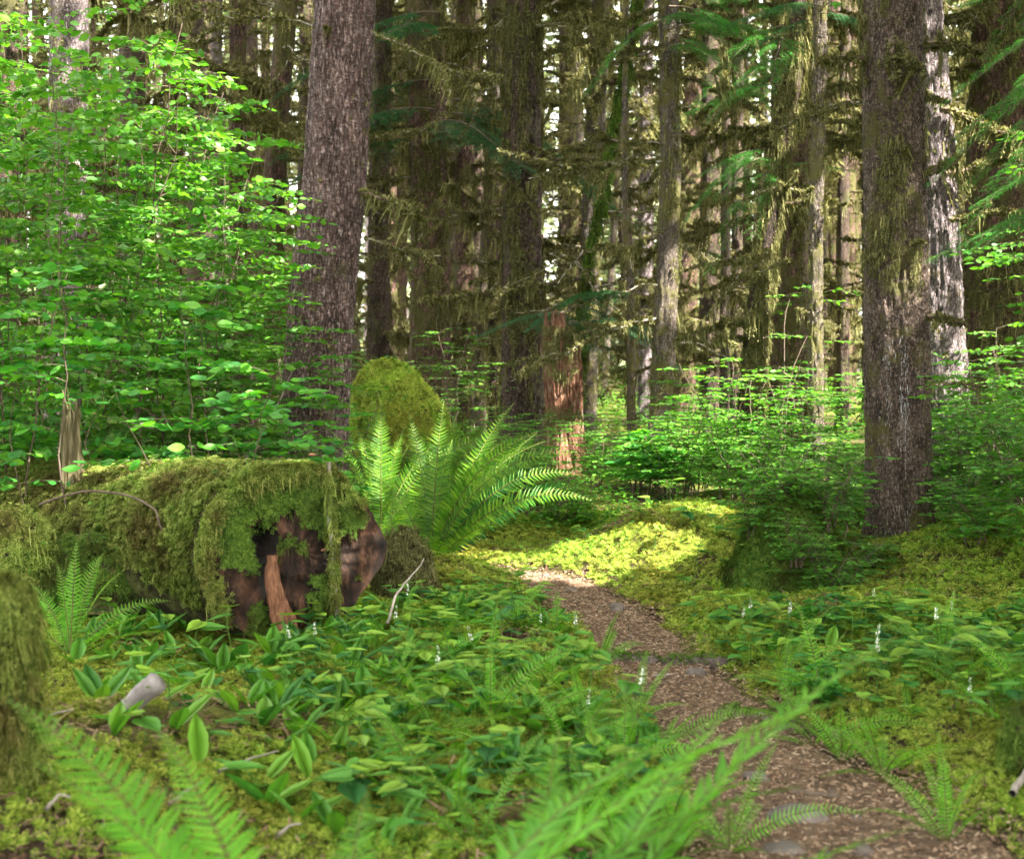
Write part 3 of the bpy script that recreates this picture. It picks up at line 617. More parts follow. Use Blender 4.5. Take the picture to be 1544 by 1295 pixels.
tree('spruce_tree', 'huge dark reddish trunk in shade right of the pale flaky trunk', [(1512, 0), (1508, 300), (1505, 560)], 104, 17.5, 'bark_red', res=.04, nth=90, amp=.03, moss=2800, mossy=dict(thr=.12, hang=.35, hsize=.2), br=[dict(n=13, kinds=('thin', 'mossy', 'heavy'), side='out', zlo=2.4)], seed=53)
tree('hemlock_tree', 'slim mossy trunk between the shagged trunk and the dark leaning one', [(742, 0), (738, 300), (744, 620)], 13, 24.0, 'bark_moss', res=.06, nth=30, amp=.02, moss=900, mossy=dict(thr=-.2, size=.05), br=[dict(n=15, kinds=('thin', 'mossy', 'heavy'), side='out', zlo=2)], seed=54)
tree('hemlock_tree', 'slim leaning trunk crossing behind the stump, thick with green moss', [(952, 60), (916, 250), (884, 420), (868, 620)], 13, 19.5, 'bark_moss', res=.05, nth=36, amp=.02, moss=1400, mossy=dict(thr=-.3, size=.05), br=[dict(n=12, kinds=('mossy', 'bare'), side='out', zlo=2)], mossm='moss_green', seed=55)
tree('spruce_tree', 'dark trunk standing far back left of the thick trunk', [(1276, 0), (1272, 300), (1270, 600)], 18, 29.0, 'bark_moss', res=.07, nth=30, amp=.02, br=[dict(n=14, kinds=('far', 'heavy'), side='out', zlo=2)], seed=56)
def resin():
    r = rs(6); zs, c, rad, gx, loc = t2; g = Geo(); n = 230; k = r.random(n)
    px = np.where(k < .55, 1351+r.normal(0, 5, n), np.where(k < .8, 1327+r.normal(0, 5, n), np.where(k < .9, 1345+r.normal(0, 12, n), 1352+0*k))); py = np.where(k < .9, r.uniform(490, 640, n)+40*(k < .3), r.uniform(600, 720, n)); py = np.where(k > .8, np.where(k < .9, r.uniform(755, 800, n), py), py)
    P = A([at(a, b, 10.4) for a, b in zip(px, py)]); cx_ = np.interp(P[:, 2], zs, c); R_ = np.interp(P[:, 2], zs, rad)+.008; u = np.clip((P[:, 0]-cx_)/R_, -.98, .98); a = np.arccos(u)
    P = np.stack([cx_+R_*np.cos(a), 10.4-R_*np.sin(a), P[:, 2]], -1); nn = np.stack([np.cos(a), -np.sin(a), 0*a], -1); L = r.uniform(.008, .05, n)
    g.tm(place(OV6, P, np.stack([r.normal(0, .08, n), 0*a, -np.ones(n)], -1), nn, np.stack([np.minimum(L*.4, .006)*r.uniform(.5, 1.2, n), L, L*0+.01], -1)))
    o = g.build('resin', M['resin'], smooth=True); o.data.transform(Matrix.Translation(-Vector(loc))); o.parent = T2; o['kind'] = 'stuff'
resin()
def limb(tr, px, py, d, yaw, tilt, kind, k, s):
    q = A([*at(px, py, d)])-A(tr.location); part('branch', BR[kind][k], tr, tuple(q), (0, -tilt, R(yaw)), s)
for a_ in [(T3, 1418, 165, 13.7, -4, -.28, 'mossy', 0, 1.15), (T3, 1425, 262, 13.7, -8, .30, 'heavy', 0, 1.0), (T3, 1430, 330, 13.7, -30, .0, 'mossy', 2, .7), (T2, 1392, 68, 10.3, -12, .05, 'stub', 1, 1.1), (T2, 1396, 262, 10.3, -20, .2, 'stub', 0, .9), (T2, 1398, 478, 10.25, -40, .0, 'stub', 1, .7), (T2, 1400, 575, 10.25, -15, .0, 'thin', 4, .3),
           (T2, 1300, 90, 10.3, 190, .1, 'stub', 1, .9), (T2, 1302, 155, 10.3, 182, -.1, 'thin', 4, .55), (T2, 1345, 60, 10.15, 250, -.9, 'stub', 1, .9), (T2, 1350, 70, 10.15, 290, -.9, 'stub', 0, 1.2), (T1, 470, 40, 12.8, 200, .1, 'thin', 0, .8), (T1, 565, 50, 12.8, -10, -.35, 'thin', 1, .6), (T1, 545, 290, 12.8, -15, -.4, 'mossy', 4, .9), (T1, 548, 360, 12.8, -5, -.3, 'thin', 2, .6)]: limb(*a_)
print('main trees', time.time()-T00)

# --- the rest of the stand, smaller and farther: one trunk with its branches and crown built a few times, then copied
def far_tree(seed, r0, lean, bark):
    r = rs(seed); root = empty('distant_spruce', (0, 0, 0)); top = 20
    zz, xx = A([-.5, 3, 8, top]), A([0, lean*.4, lean, lean*2])
    (V, Q), zs, c, rad = trunk_mesh(zz, xx, 0.0, 0.0, r0, top, .12, 22, .02, seed, .3, vis=12)
    Geo().add(V, Q).build('trunk', M[bark], root, True)
    trunk_moss(zs, c, rad, 0.0, 420, r, seed, .1, 12, .45, -.05, .07, .22, front=False).build('moss', M['moss_far'], root)
    for q in range(24):
        z = 1.0 + 13*r.random()**.9; a = r.uniform(0, 6.28); D = BR['far'][r.integers(0, 4)]
        part('branch', D, root, (np.interp(z, zs, c)+math.cos(a)*r0*.7, math.sin(a)*r0*.7, z), (r.normal(0, .3), r.normal(0, .15), a), r.uniform(.6, 1.1))
    g = crown_geo(xx[-1], 0, 15.5, top+1.5, 2.0, 60, r, size=.9, cull=False); g.build('crown', M['canopy'], root)
    return root
def copy_tree(o, parent=None):
    c = o.copy(); scene.collection.objects.link(c); c.parent = parent
    for ch in list(o.children): copy_tree(ch, c)
    return c
protos = [far_tree(300, .17, .3, 'bark_moss'), far_tree(301, .25, -.3, 'bark_red'), far_tree(302, .12, .6, 'bark_grey'), far_tree(303, .32, .1, 'bark_moss'), far_tree(304, .09, -.7, 'bark_moss')]
r = rs(77); used = [False]*5; spots = []
named_px = [521, 1345, 788, 648, 1190]
tries = 0
while len(spots) < 84 and tries < 9000:
    tries += 1
    d = 25 + 29*r.random()**.9; px = r.uniform(-60, 1620); x = (px-CX)/F*d
    if any((x-a)**2 + (d-b)**2 < 1.3**2 for a, b in spots): continue
    if px < 480 and d < 30: continue
    spots.append((x, d))
for i, (x, d) in enumerate(spots):
    k = r.integers(0, 5); 
    if not used[k]: o = protos[k]; used[k] = True
    else: o = copy_tree(protos[k])
    o.location = (x, d, Hf(x, d)); o.rotation_euler = (0, 0, r.uniform(0, 6.28)); s = r.uniform(.85, 1.15); o.scale = (s, s, s)
    tag(o, 'one of the many narrow mossy trunks in the dim stand far behind', 'tree', 'narrow trunks far back in the forest')
for k in range(5):
    if not used[k]:
        protos[k].location = (6+k, 50, 1)
        tag(protos[k], 'one of the many narrow mossy trunks in the dim stand far behind', 'tree', 'narrow trunks far back in the forest')

# --- woods that read as one mass: beside and behind the camera (out of view, partly added to shade the place) and the lit edge beyond the stand
def mass():
    r = rs(88); g = Geo()
    for q in range(42):
        if q < 34: a = r.uniform(0, 6.28); x, y = (r.uniform(6, 24), r.uniform(-16, 20)) if q < 24 else (r.uniform(-16, -6), r.uniform(-10, 14))
        else: x, y = r.uniform(-5, 6), r.uniform(-14, -4)
        if abs(x)/max(y, .1) < .5 and y > 0: continue
        if trunk_blocks(x, y): continue
        g.tm(tube(A([(x, y, -.5), (x, y, 8), (x, y, 20)]), A([.3, .25, .1]), 8), 0)
        crown_geo(x, y, 9, 22, 3.2, 300, r, g, 1, .95)
    q = 0
    while q < 17:  # extra unseen trees on the sun side, added to block the sun
        x, y = r.uniform(4, 15), r.uniform(-7, 11)
        if x < .5*y + .8 or trunk_blocks(x, y, .05): continue
        q += 1; g.tm(tube(A([(x, y, -.5), (x, y, 8), (x, y, 20)]), A([.25, .2, .1]), 8), 0); crown_geo(x, y, 7.5, 20, 3.0, 620, r, g, 1, .8)
    for x, y in ((4.9, 7.4), (5.9, 6.6), (7.0, 5.6), (5.4, 8.8)):  # unseen trees added to keep the sun off the scaly trunk
        crown_geo(x, y, 8.0, 21, 2.8, 900, r, g, 1, .8); g.tm(tube(A([(x, y, -.5), (x, y, 8), (x, y, 20)]), A([.2, .16, .1]), 8), 0)
    tag(g.build('surrounding_shade_woods', [M['bark_moss'], M['canopy']]), 'unseen conifer forest around the view with trees added to shade it', None, None, 'stuff')
    g = Geo()
    for q in range(210):
        d = r.uniform(62, 115); x = r.uniform(-.5, .5)*d*1.1; h = r.uniform(14, 32)
        if r.random() < .35: h = r.uniform(3, 7)
        g.tm(tube(A([(x, d, 0), (x, d, h*.9)]), A([.3, .05]), 6), 0)
        crown_geo(x, d, 1.2, h+1.5, h*.12+1.0, 150, r, g, 1, 1.5, cull=False)
    tag(g.build('distant_woods', [M['bark_pale'], M['far_leaf']]), 'sunlit trees beyond the dim stand', None, None, 'stuff')
mass()
print('woods', time.time()-T00)

# ================================================================== fallen log, stumps, mounds
def surf_moss(P, Nn, r, n_keep=None, size=.04, hang=0.0, hsize=.1, mat='moss_log', name='moss', parent=None, loc=(0, 0, 0), m2=None):
    g = Geo(); h = r.random(len(P)) < hang
    moss_scatter(g, P[~h], Nn[~h], size, r, 0, MOSS)
    w = r.integers(0, 5, len(P))
    for q in range(5):
        e = h & (w == q)
        if e.any(): g.tm(place(HANG[q], P[e], np.stack([.25*Nn[e][:, 0], .25*Nn[e][:, 1], -np.ones(e.sum())], -1), Nn[e]*[1, 1, .1]+[0, -.01, 0], hsize*r.uniform(.4, 1.4, e.sum())))
    o = g.build(name, M[mat], None); o.data.transform(Matrix.Translation(-Vector(loc))); o.parent = parent; return o
def log_thing():
    r = rs(50); P0 = A([-1.22, 7.8, .50]); ax = norm(A([-.75, .66, .0])); Llog = 6.5; r0 = .475
    side = norm(np.cross(ax, [0, 0, 1.])); up = A([0, 0, 1.])          # side points right/back of the axis
    fn = norm(A([.42, -.9, 0])); root = empty('fallen_log', (P0[0], P0[1], 0.0), 'big moss covered fallen log with its sawn end facing the path', 'log'); loc = (P0[0], P0[1], 0.0)
    nt_ = 120; ns = 160; th = np.linspace(0, 2*np.pi, nt_, endpoint=False); s = np.linspace(0, Llog, ns); S, T = np.meshgrid(s, th, indexing='ij')
    rad = (r0*(1-.035*S)) * (1+.02*np.cos(T*3+S)+.012*np.cos(5*T)) + .03*fbm(S*1.5, np.cos(T)*2, np.sin(T)*2, 4, 5) + .015*fbm(S*7, np.cos(T)*6, np.sin(T)*6, 3, 6)
    off = side[None, None]*np.cos(T)[..., None]*rad[..., None] + up[None, None]*np.sin(T)[..., None]*rad[..., None]
    cen = P0[None, None] + ax[None, None]*S[..., None] + up*(-.03*S[..., None])
    P = cen + off
    # the cut is oblique: slide the first rings along the axis until they lie in the cut plane
    k = np.exp(-S/1.2); sl = -((off @ fn) / (ax @ fn)); P = P + ax*(sl*k)[..., None]
    V = P.reshape(-1, 3); i = np.arange(ns-1)[:, None]*nt_; j = np.arange(nt_)[None]
    Q = np.stack([i+j, i+(j+1) % nt_, i+nt_+(j+1) % nt_, i+nt_+j], -1).reshape(-1, 4)
    def attach(o): o.data.transform(Matrix.Translation(-Vector(loc))); o.parent = root; return o
    attach(Geo().add(V, Q).build('bark', M['log_bark'], smooth=True))
    # sawn face with a burnt hollow
    nr = 60; rr = np.linspace(1, 0, nr); ring = P[0]; c0 = ring.mean(0)
    FV = c0 + (ring[None]-c0)*rr[:, None, None]
    ex = norm(np.cross([0, 0, 1.], -fn)); 
    lx = (FV-c0) @ ex; lz = (FV-c0)[..., 2]
    # photo positions on the face: hollow a little left of centre
    hx, hz = .13, .08
    dd = np.hypot((lx-hx)/.8, (lz-hz)/1.25)
    depth = .20*np.exp(-(dd/.075)**2) + .10*np.exp(-(((lx-hx)/.07)**2+((lz+.12)/.2)**2)) + .045*np.abs(fbm(lx*5, lz*5, 1, 4, 4)) + .03*fbm(lx*16, lz*9, 2, 3, 5) + .03*np.clip(.25-np.abs(fbm(np.arctan2(lz, lx)*5, np.hypot(lx, lz)*2, 4, 3, 12)), 0, 1)*4*np.clip(np.hypot(lx, lz)*4, 0, 1)
    depth += .07*np.exp(-(((lx+.24)/.035)**2))*(fbm(lx*2, lz*4, 0, 3, 9) > -.2)*np.clip(1-abs(lz)/.4, 0, 1)
    depth = depth*np.clip((1-rr[:, None])*0+1, 0, 1) * np.clip((1-rr)*14, 0, 1)[:, None]
    FV = FV - fn*depth[..., None] + fn*.002
    FV[0] = ring
    i = np.arange(nr-1)[:, None]*nt_
    Q = np.stack([i+j, i+nt_+j, i+nt_+(j+1) % nt_, i+(j+1) % nt_], -1).reshape(-1, 4)
    charm = (np.hypot((lx-hx)/1.0, (lz-hz+.02)/1.3) < .085+.04*fbm(lx*12, lz*12)) | ((abs(lx-hx+.02) < .045+.04*fbm(lx*9, lz*9)) & (lz < hz) & (lz > -.25))
    cm = charm.reshape(-1)[Q].all(1); g = Geo(); g.add(FV.reshape(-1, 3), Q[~cm], 0)
    co = attach(g.build('cut_face', [M['cut_wood']], smooth=True))
    g = Geo(); g.add(FV.reshape(-1, 3), Q[cm]); ch = attach(g.build('charred_hollow', M['char'], smooth=True))
    # moss: over the top and sides thick, ragged over the rim, patches on the face
    n = 42000; ss = Llog*r.random(n)**1.4; tt = np.pi/2 + r.uniform(-2.2, 2.2, n)
    ii = np.clip((ss/Llog*(ns-1)).astype(int), 0, ns-2); jj = (tt/(2*np.pi)*nt_).astype(int) % nt_
    base = P[ii, jj] + r.normal(0, .012, (n, 3)); nn = norm(P[ii, jj]-cen[ii, 0*jj])
    keep = (fbm(ss*2.2, np.cos(tt)*2, np.sin(tt)*2, 4, 14) > -.34+.26*(nn[:, 2] < .1)+.9*((ss < .10) & (nn[:, 2] < .75))) & (base[:, 2] > .02)
    surf_moss(base[keep], nn[keep], r, size=.033, hang=.03, hsize=.07, mat='moss_log', parent=root, loc=loc)
    n = 2600; jj = r.integers(0, nt_, n); kk = (r.random(n)**2*nr*.20).astype(int)
    lxx = lx[kk, jj]; lzz = lz[kk, jj]; keep = ((lzz > .24) | (lxx > .33)) & (r.random(n) < .5)
    base = FV[kk, jj] + fn*.015; e = keep
    surf_moss(base[e], norm(fn[None]+np.zeros((e.sum(), 3))), r, size=.028, hang=.15, hsize=.09, mat='moss_log', name='rim_moss', parent=root, loc=loc)
    n = 5200; jj = r.integers(0, nt_, n); kk = (np.sqrt(r.random(n))*0+1-np.sqrt(r.random(n)))*nr; kk = np.clip(kk.astype(int), 1, nr-2)
    lxx = lx[kk, jj]; lzz = lz[kk, jj]; e = (fbm(lxx*6, lzz*6, 3, 4, 8) > .14-.26*np.clip((lzz-.1)/.2, 0, 1)) & ~charm[kk, jj]
    surf_moss(FV[kk, jj][e]+fn*.006, norm(fn[None]+np.zeros((e.sum(), 3))), r, size=.026, hang=.12, hsize=.06, mat='moss_green', name='face_moss', parent=root, loc=loc)
    # needles and scraps caught on top of the log, and a few seedlings
    n = 900; ss = Llog*r.random(n); tt = np.pi/2+r.normal(0, .55, n); ii = np.clip((ss/Llog*(ns-1)).astype(int), 0, ns-2); jj = (tt/(2*np.pi)*nt_).astype(int) % nt_; B = P[ii, jj]+[0, 0, .022]; a = r.uniform(0, 6.28, n); g = Geo(); f = np.stack([np.cos(a), np.sin(a), r.normal(0, .3, n)], -1)
    g.tm(place(DIA, B, f, A([0, 0, 1.])+r.normal(0, .3, (n, 3)), np.stack([r.uniform(.006, .02, n), r.uniform(.02, .09, n), .01+0*a], -1))); lo_ = attach(g.build('litter', M['litter'])); lo_['kind'] = 'stuff'
    n = 260; ss = Llog*r.random(n); tt = np.pi/2+r.normal(.1, .7, n); ii = np.clip((ss/Llog*(ns-1)).astype(int), 0, ns-2); jj = (tt/(2*np.pi)*nt_).astype(int) % nt_; B = P[ii, jj]+A([0, 0, .03])+r.uniform(0, .05, (n, 1))*[0, 0, 1]; a = r.uniform(0, 6.28, n); g = Geo()
    g.tm(place(OV6, B, np.stack([np.cos(a), np.sin(a), r.normal(0, .3, n)], -1), A([0, 0, 1.])+r.normal(0, .4, (n, 3)), r.uniform(.015, .04, n))); lo_ = attach(g.build('seedlings', M['leaf_low'])); lo_['kind'] = 'stuff'
    # root hanging down the right of the face, wrapped in moss
    px_, pz = [(505, 700), (508, 745), (512, 790), (516, 840), (518, 890), (522, 935)], None
    RP = A([at(a, b, 7.72+.06*i*0) for i, (a, b) in enumerate(px_)]); dface = ((c0-RP) @ fn)/(ray(505, 800)@fn*0+1)
    RP = RP + fn*(((c0-RP) @ fn)+.05)[:, None]
    g = Geo(); g.tm(tube(RP + r.normal(0, .006, RP.shape), .014, 8)); rt = attach(g.build('hanging_root', M['twig_grey'], smooth=True))
    k = 420; t_ = r.uniform(0, 5, k); b = np.stack([np.interp(t_, np.arange(6), RP[:, q]) for q in range(3)], -1); a = r.uniform(0, 6.28, k); nv = np.stack([np.cos(a), np.sin(a), 0*a], -1)
    mo = surf_moss(b+nv*.012, nv, r, size=.026, hang=.35, hsize=.08, mat='moss_log', name='root_moss', parent=None, loc=loc); mo.parent = rt
    # small bracket fungi
    for a_, b_ in ((478, 688), (500, 834), (522, 858)):
        p = at(a_, b_, 7.75); p = p + fn*(((c0-p) @ fn)+.02); an = np.linspace(0, np.pi, 9)
        V2 = np.concatenate([[p], p + .024*np.stack([np.cos(an)*ex[0]+np.sin(an)*fn[0], np.cos(an)*ex[1]+np.sin(an)*fn[1], 0*an], -1), [p+[0, 0, .014]], p + A([0, 0, .008]) + .022*np.stack([np.cos(an)*ex[0]+np.sin(an)*fn[0], np.cos(an)*ex[1]+np.sin(an)*fn[1], 0*an], -1)])
        Fq = [(0, i+1, i+2) for i in range(8)] + [(10, i+12, i+11) for i in range(8)] + [t for i in range(8) for t in ((i+1, i+11, i+12), (i+1, i+12, i+2))]
        attach(Geo().add(V2, A(Fq)).build('fungus', M['slab'], smooth=True))
    return c0, fn, ex
C0, FN, EX = log_thing()
# reddish slab of wood leaning on the sawn end
def slab_thing():
    r = rs(3); a = at(431, 846, 7.5); b = at(456, 985, 7.4); n = 14; t = np.linspace(0, 1, n); V = []
    a = a + FN*(((C0-a)@FN)+.03); b = b + FN*(((C0-b)@FN)+.10)
    w = .026 + .050*t**.9 + r.normal(0, .0025, n)
    for i in range(n):
        c = a + (b-a)*t[i] + EX*.018*math.sin(t[i]*5)
        for sx, sz in ((-1, 0), (-.5, .018), (.3, .024), (1, .006), (1, -.03), (-1, -.03)): V.append(c + EX*w[i]*sx + FN*(sz + r.normal(0, .003)))
    Fq = [(i*6+j, i*6+(j+1) % 6, (i+1)*6+(j+1) % 6, (i+1)*6+j) for i in range(n-1) for j in range(6)]
    g = Geo(); g.add(A(V), A(Fq)); g.add(A(V)[:6], A([(0, 1, 2), (0, 2, 3), (0, 3, 4), (0, 4, 5)]))
    o = g.build('wood_slab', M['slab'], loc=tuple(b)); tag(o, 'reddish splinter of wood leaning against the sawn log end', 'wood')
slab_thing()
# ragged grey snag standing on the log
def snag_thing():
    r = rs(5); d = 8.75; pts = [(110, 745), (109, 700), (107, 660), (108, 620), (104, 596)]; W = A([at(x, y, d) for x, y in pts])
    nth = 64; zs = np.linspace(W[0, 2]-.18, W[-1, 2], 50); c = np.interp(zs, W[:, 2], W[:, 0]); th = np.linspace(0, 2*np.pi, nth, endpoint=False); T, Z = np.meshgrid(th, zs)
    h = (Z-zs[0])/(zs[-1]-zs[0]); topz = zs[-1] - .30*np.clip(.5+fbm(np.cos(T)*3, np.sin(T)*3, 0, 3, 3), 0, 1)
    Z2 = np.minimum(Z, topz); hh = (Z2-zs[0])/(zs[-1]-zs[0])
    rad = (.088-.052*hh) * (1+.28*fbm(np.cos(T)*4, np.sin(T)*4, Z2*1.5, 3, 8)) + .010*fbm(np.cos(T)*14, np.sin(T)*14, Z2*2, 2, 9)
    V = np.stack([np.interp(Z2, zs, c)+rad*np.cos(T), d+rad*np.sin(T), Z2], -1).reshape(-1, 3)
    i = np.arange(49)[:, None]*nth; j = np.arange(nth)[None]; Q = np.stack([i+j, i+(j+1) % nth, i+nth+(j+1) % nth, i+nth+j], -1).reshape(-1, 4)
    loc = (c[0], d, zs[0]); root = empty('snag', loc, 'ragged splintered grey snag standing upright on the mossy log', 'snag')
    g = Geo(); g.add(V, Q); top = V.reshape(50, nth, 3)[-1]; g.add(np.concatenate([top, [top.mean(0)-[0, 0, .1]]]), A([(q, (q+1) % nth, nth) for q in range(nth)]))
    o = g.build('stem', M['snag']); o.data.transform(Matrix.Translation(-Vector(loc))); o.parent = root
    for q in range(8):
        a = r.uniform(0, 6.28); p = top.mean(0) + A([math.cos(a)*.035, math.sin(a)*.035, -.1]); g = Geo()
        g.tm(tube(A([p, p+[r.normal(0, .01), 0, .12], p+[r.normal(0, .02), 0, r.uniform(.16, .3)]]), A([.012, .009, .002]), 4)); o = g.build('splinter', M['snag']); o.data.transform(Matrix.Translation(-Vector(loc))); o.parent = root
snag_thing()
# generic lumpy mound covered in moss
def mound(name, label, cat, px, py_top, py_base, wpx, d, seed, mats=('log_bark', 'moss_yellow'), n=5000, size=.045, hang=.1, hsize=.1, squash=.75, lean=0, undercut=0, bury=.15, power=2.4, rough=.24, sprigs=0):
    r = rs(seed); top = at(px, py_top, d); base = at(px, py_base, d); hgt = top[2]-base[2]; w = wpx/F*d/2
    nu, nv = 70, 44; u = np.linspace(0, 2*np.pi, nu, endpoint=False); v = np.linspace(0, 1, nv); U, Vv = np.meshgrid(u, v)
    prof = (1-Vv**power)**(1/power); prof = prof*(1 - undercut*np.exp(-((Vv-.12)/.14)**2)*(np.sin(U) < .3))
    X = top[0] + lean*Vv*hgt + w*prof*np.cos(U); Y = d + w*squash*prof*np.sin(U); Z = base[2]-bury + (hgt+bury)*Vv
    nn = norm(np.stack([np.cos(U)*prof/w, np.sin(U)*prof/(w*squash), Vv**1.5/hgt], -1))
    dsp = rough*w*2*fbm(X*2.2/ (w*2), Y*2.2/(w*2), Z*2.2/(w*2), 4, seed) + .02*fbm(X*8, Y*8, Z*8, 3, seed+1)
    P = np.stack([X, Y, Z], -1) + nn*dsp[..., None]
    loc = (top[0], d, base[2]); root = empty(name, loc, label, cat)
    i = np.arange(nv-1)[:, None]*nu; j = np.arange(nu)[None]; Q = np.stack([i+j, i+(j+1) % nu, i+nu+(j+1) % nu, i+nu+j], -1).reshape(-1, 4)
    o = Geo().add(P.reshape(-1, 3), Q).build('core', M[mats[0]], smooth=True); o.data.transform(Matrix.Translation(-Vector(loc))); o.parent = root
    ii = r.integers(1, nv, n); jj = r.integers(0, nu, n); vis = (np.sin(U[ii, jj]) < .55)
    vis &= fbm(P[ii, jj][:, 0]*3, P[ii, jj][:, 1]*3, P[ii, jj][:, 2]*3, 3, seed+4) > -.6
    if undercut: vis &= ~((Vv[ii, jj] < .28) & (np.sin(U[ii, jj]) < .3))
    ii, jj = ii[vis], jj[vis]; B = P[ii, jj] + r.normal(0, .012, (len(ii), 3))
    surf_moss(B, nn[ii, jj], r, size=size, hang=hang, hsize=hsize, mat=mats[1], parent=root, loc=loc)
    if sprigs:
        ii = r.integers(nv//3, nv, sprigs); jj = r.integers(0, nu, sprigs); B = P[ii, jj]+nn[ii, jj]*r.uniform(.02, .12, (sprigs, 1)); a = r.uniform(0, 6.28, sprigs)
        o = Geo().tm(place(OV6, B, np.stack([np.cos(a), np.sin(a), r.normal(0, .3, sprigs)], -1), A([0, 0, 1.])+r.normal(0, .4, (sprigs, 3)), d*r.uniform(.0022, .0055, sprigs))).build('sprigs', M['leaf_low']); o.data.transform(Matrix.Translation(-Vector(loc))); o.parent = root; o['kind'] = 'stuff'
    return root
mound('mossy_boulder', 'rounded boulder under yellow moss behind the big sword fern', 'boulder', 628, 548, 740, 172, 16.5, 61, ('log_bark', 'moss_yellow'), n=9000, size=.05, lean=-.25, power=1.85, rough=.2, sprigs=150)
mound('mossy_stump', 'dark mossy stump mound with a black hollow beneath it, left of the thick trunk', 'stump', 1190, 752, 940, 190, 9.3, 62, ('log_bark', 'moss_green'), n=9000, size=.04, hang=.3, hsize=.10, undercut=.85, squash=.9, power=2.3, rough=.30, sprigs=420)
mound('mossy_stump', 'low mossy hump with bare roots beyond the sunlit moss bank', 'stump', 1030, 752, 812, 200, 12.2, 63, ('log_bark', 'moss_yellow'), n=3600, size=.05, power=1.5, rough=.34, sprigs=300)
mound('mossy_stump', 'blurred moss covered stump close by on the near side of the log', 'stump', 6, 872, 1290, 88, 4.3, 64, ('log_bark', 'moss_log'), n=6500, size=.022, hang=.35, hsize=.07, power=3.5)
mound('mossy_stump', 'small mossy knob beside the snag on the shaded side of the log', 'stump', 15, 775, 860, 130, 8.2, 65, ('log_bark', 'moss_log'), n=2600, size=.035, hang=.15)
mound('root_hump', 'rooty brown hump right behind the sawn log end', 'roots', 605, 800, 900, 90, 8.9, 66, ('log_bark', 'moss_olive'), n=1300, size=.03, hang=.3)
mound('mossy_stump', 'dark mossy lump low at the frame edge beside the path ferns', 'stump', 1545, 1060, 1250, 50, 5.0, 67, ('log_bark', 'moss_green'), n=1500, size=.02)
mound('mossy_log', 'low moss covered log lying below the big fallen log', 'log', 150, 800, 880, 270, 8.2, 68, ('log_bark', 'moss_green'), n=3400, size=.035, hang=.3, squash=.3, power=3, rough=.14, sprigs=120, undercut=.5)

# broken red stump
def red_stump():
    r = rs(9); d = 18.2; pts = [(856, 745), (852, 680), (850, 600), (847, 540), (845, 480)]; W = A([at(x, y, d) for x, y in pts])
    nth = 110; nz = 110; zs = np.linspace(W[0, 2]-.1, W[-1, 2]+.12, nz); c = np.interp(zs, W[:, 2], W[:, 0]); th = np.linspace(0, 2*np.pi, nth, endpoint=False); T, Z = np.meshgrid(th, zs)
    topz = zs[-1] - .55*np.clip(.45+1.1*fbm(np.cos(T)*2.2+3, np.sin(T)*2.2, 0, 4, 13), 0, 1) ; Z2 = np.minimum(Z, topz)
    hh = (Z2-zs[0])/(zs[-1]-zs[0])
    col = 1.5*fbm(np.cos(T)*5, np.sin(T)*5, Z2*1.3, 4, 2)
    rad = (.215+.12*(1-hh)**3) * (1 + .16*col) + .035*fbm(np.cos(T)*16, np.sin(T)*16, Z2*2.5, 3, 9)
    V = np.stack([np.interp(Z2, zs, c)+rad*np.cos(T), d+rad*np.sin(T), Z2], -1)
    loc = (c[0], d, Hf(c[0], d)); root = empty('broken_stump', loc, 'tall broken stump of rotten red splintery wood in the middle distance', 'stump')
    i = np.arange(nz-1)[:, None]*nth; j = np.arange(nth)[None]; Q = np.stack([i+j, i+(j+1) % nth, i+nth+(j+1) % nth, i+nth+j], -1).reshape(-1, 4)
    def att(o, p=root): o.data.transform(Matrix.Translation(-Vector(loc))); o.parent = p; return o
    g = Geo(); g.add(V.reshape(-1, 3), Q); top = V[-1]; g.add(np.concatenate([top, [top.mean(0)-[0, 0, .5]]]), A([(q, (q+1) % nth, nth) for q in range(nth)])); att(g.build('trunk', M['rot_red']))
    for q in range(34):      # long splinters standing off the rotten face
        a = -np.pi/2+r.uniform(-1.5, 1.5); z0 = r.uniform(zs[0]+.1, zs[-1]-.5); L = r.uniform(.12, .4); x = np.interp(z0, zs, c); rr = .205+.04*r.random()
        p = A([x+math.cos(a)*rr, d+math.sin(a)*rr, z0]); g = Geo(); g.tm(tube(A([p, p+[math.cos(a)*.02, math.sin(a)*.02, L*.5], p+[math.cos(a)*.05, math.sin(a)*.03, L]]), A([.012, .022, .004]), 4))
        att(g.build('splinter', M['rot_red']))
    P = []; 
    for z0, k in ((at(850, 520, d)[2], 90), (at(850, 625, d)[2], 120), (at(850, 500, d)[2], 60), (at(835, 560, d)[2], 50)):
        a = -np.pi/2+r.uniform(-1.3, .9, k); P.append(np.stack([np.interp(z0, zs, c)+np.cos(a)*.235, d+np.sin(a)*.235, z0+r.normal(0, .03, k)], -1))
    P = np.concatenate(P); nn = norm(P-A([c.mean(), d, 0]))*[1, 1, 0]
    surf_moss(P, nn, r, size=.05, hang=.5, hsize=.16, mat='moss_olive', parent=root, loc=loc)
red_stump()

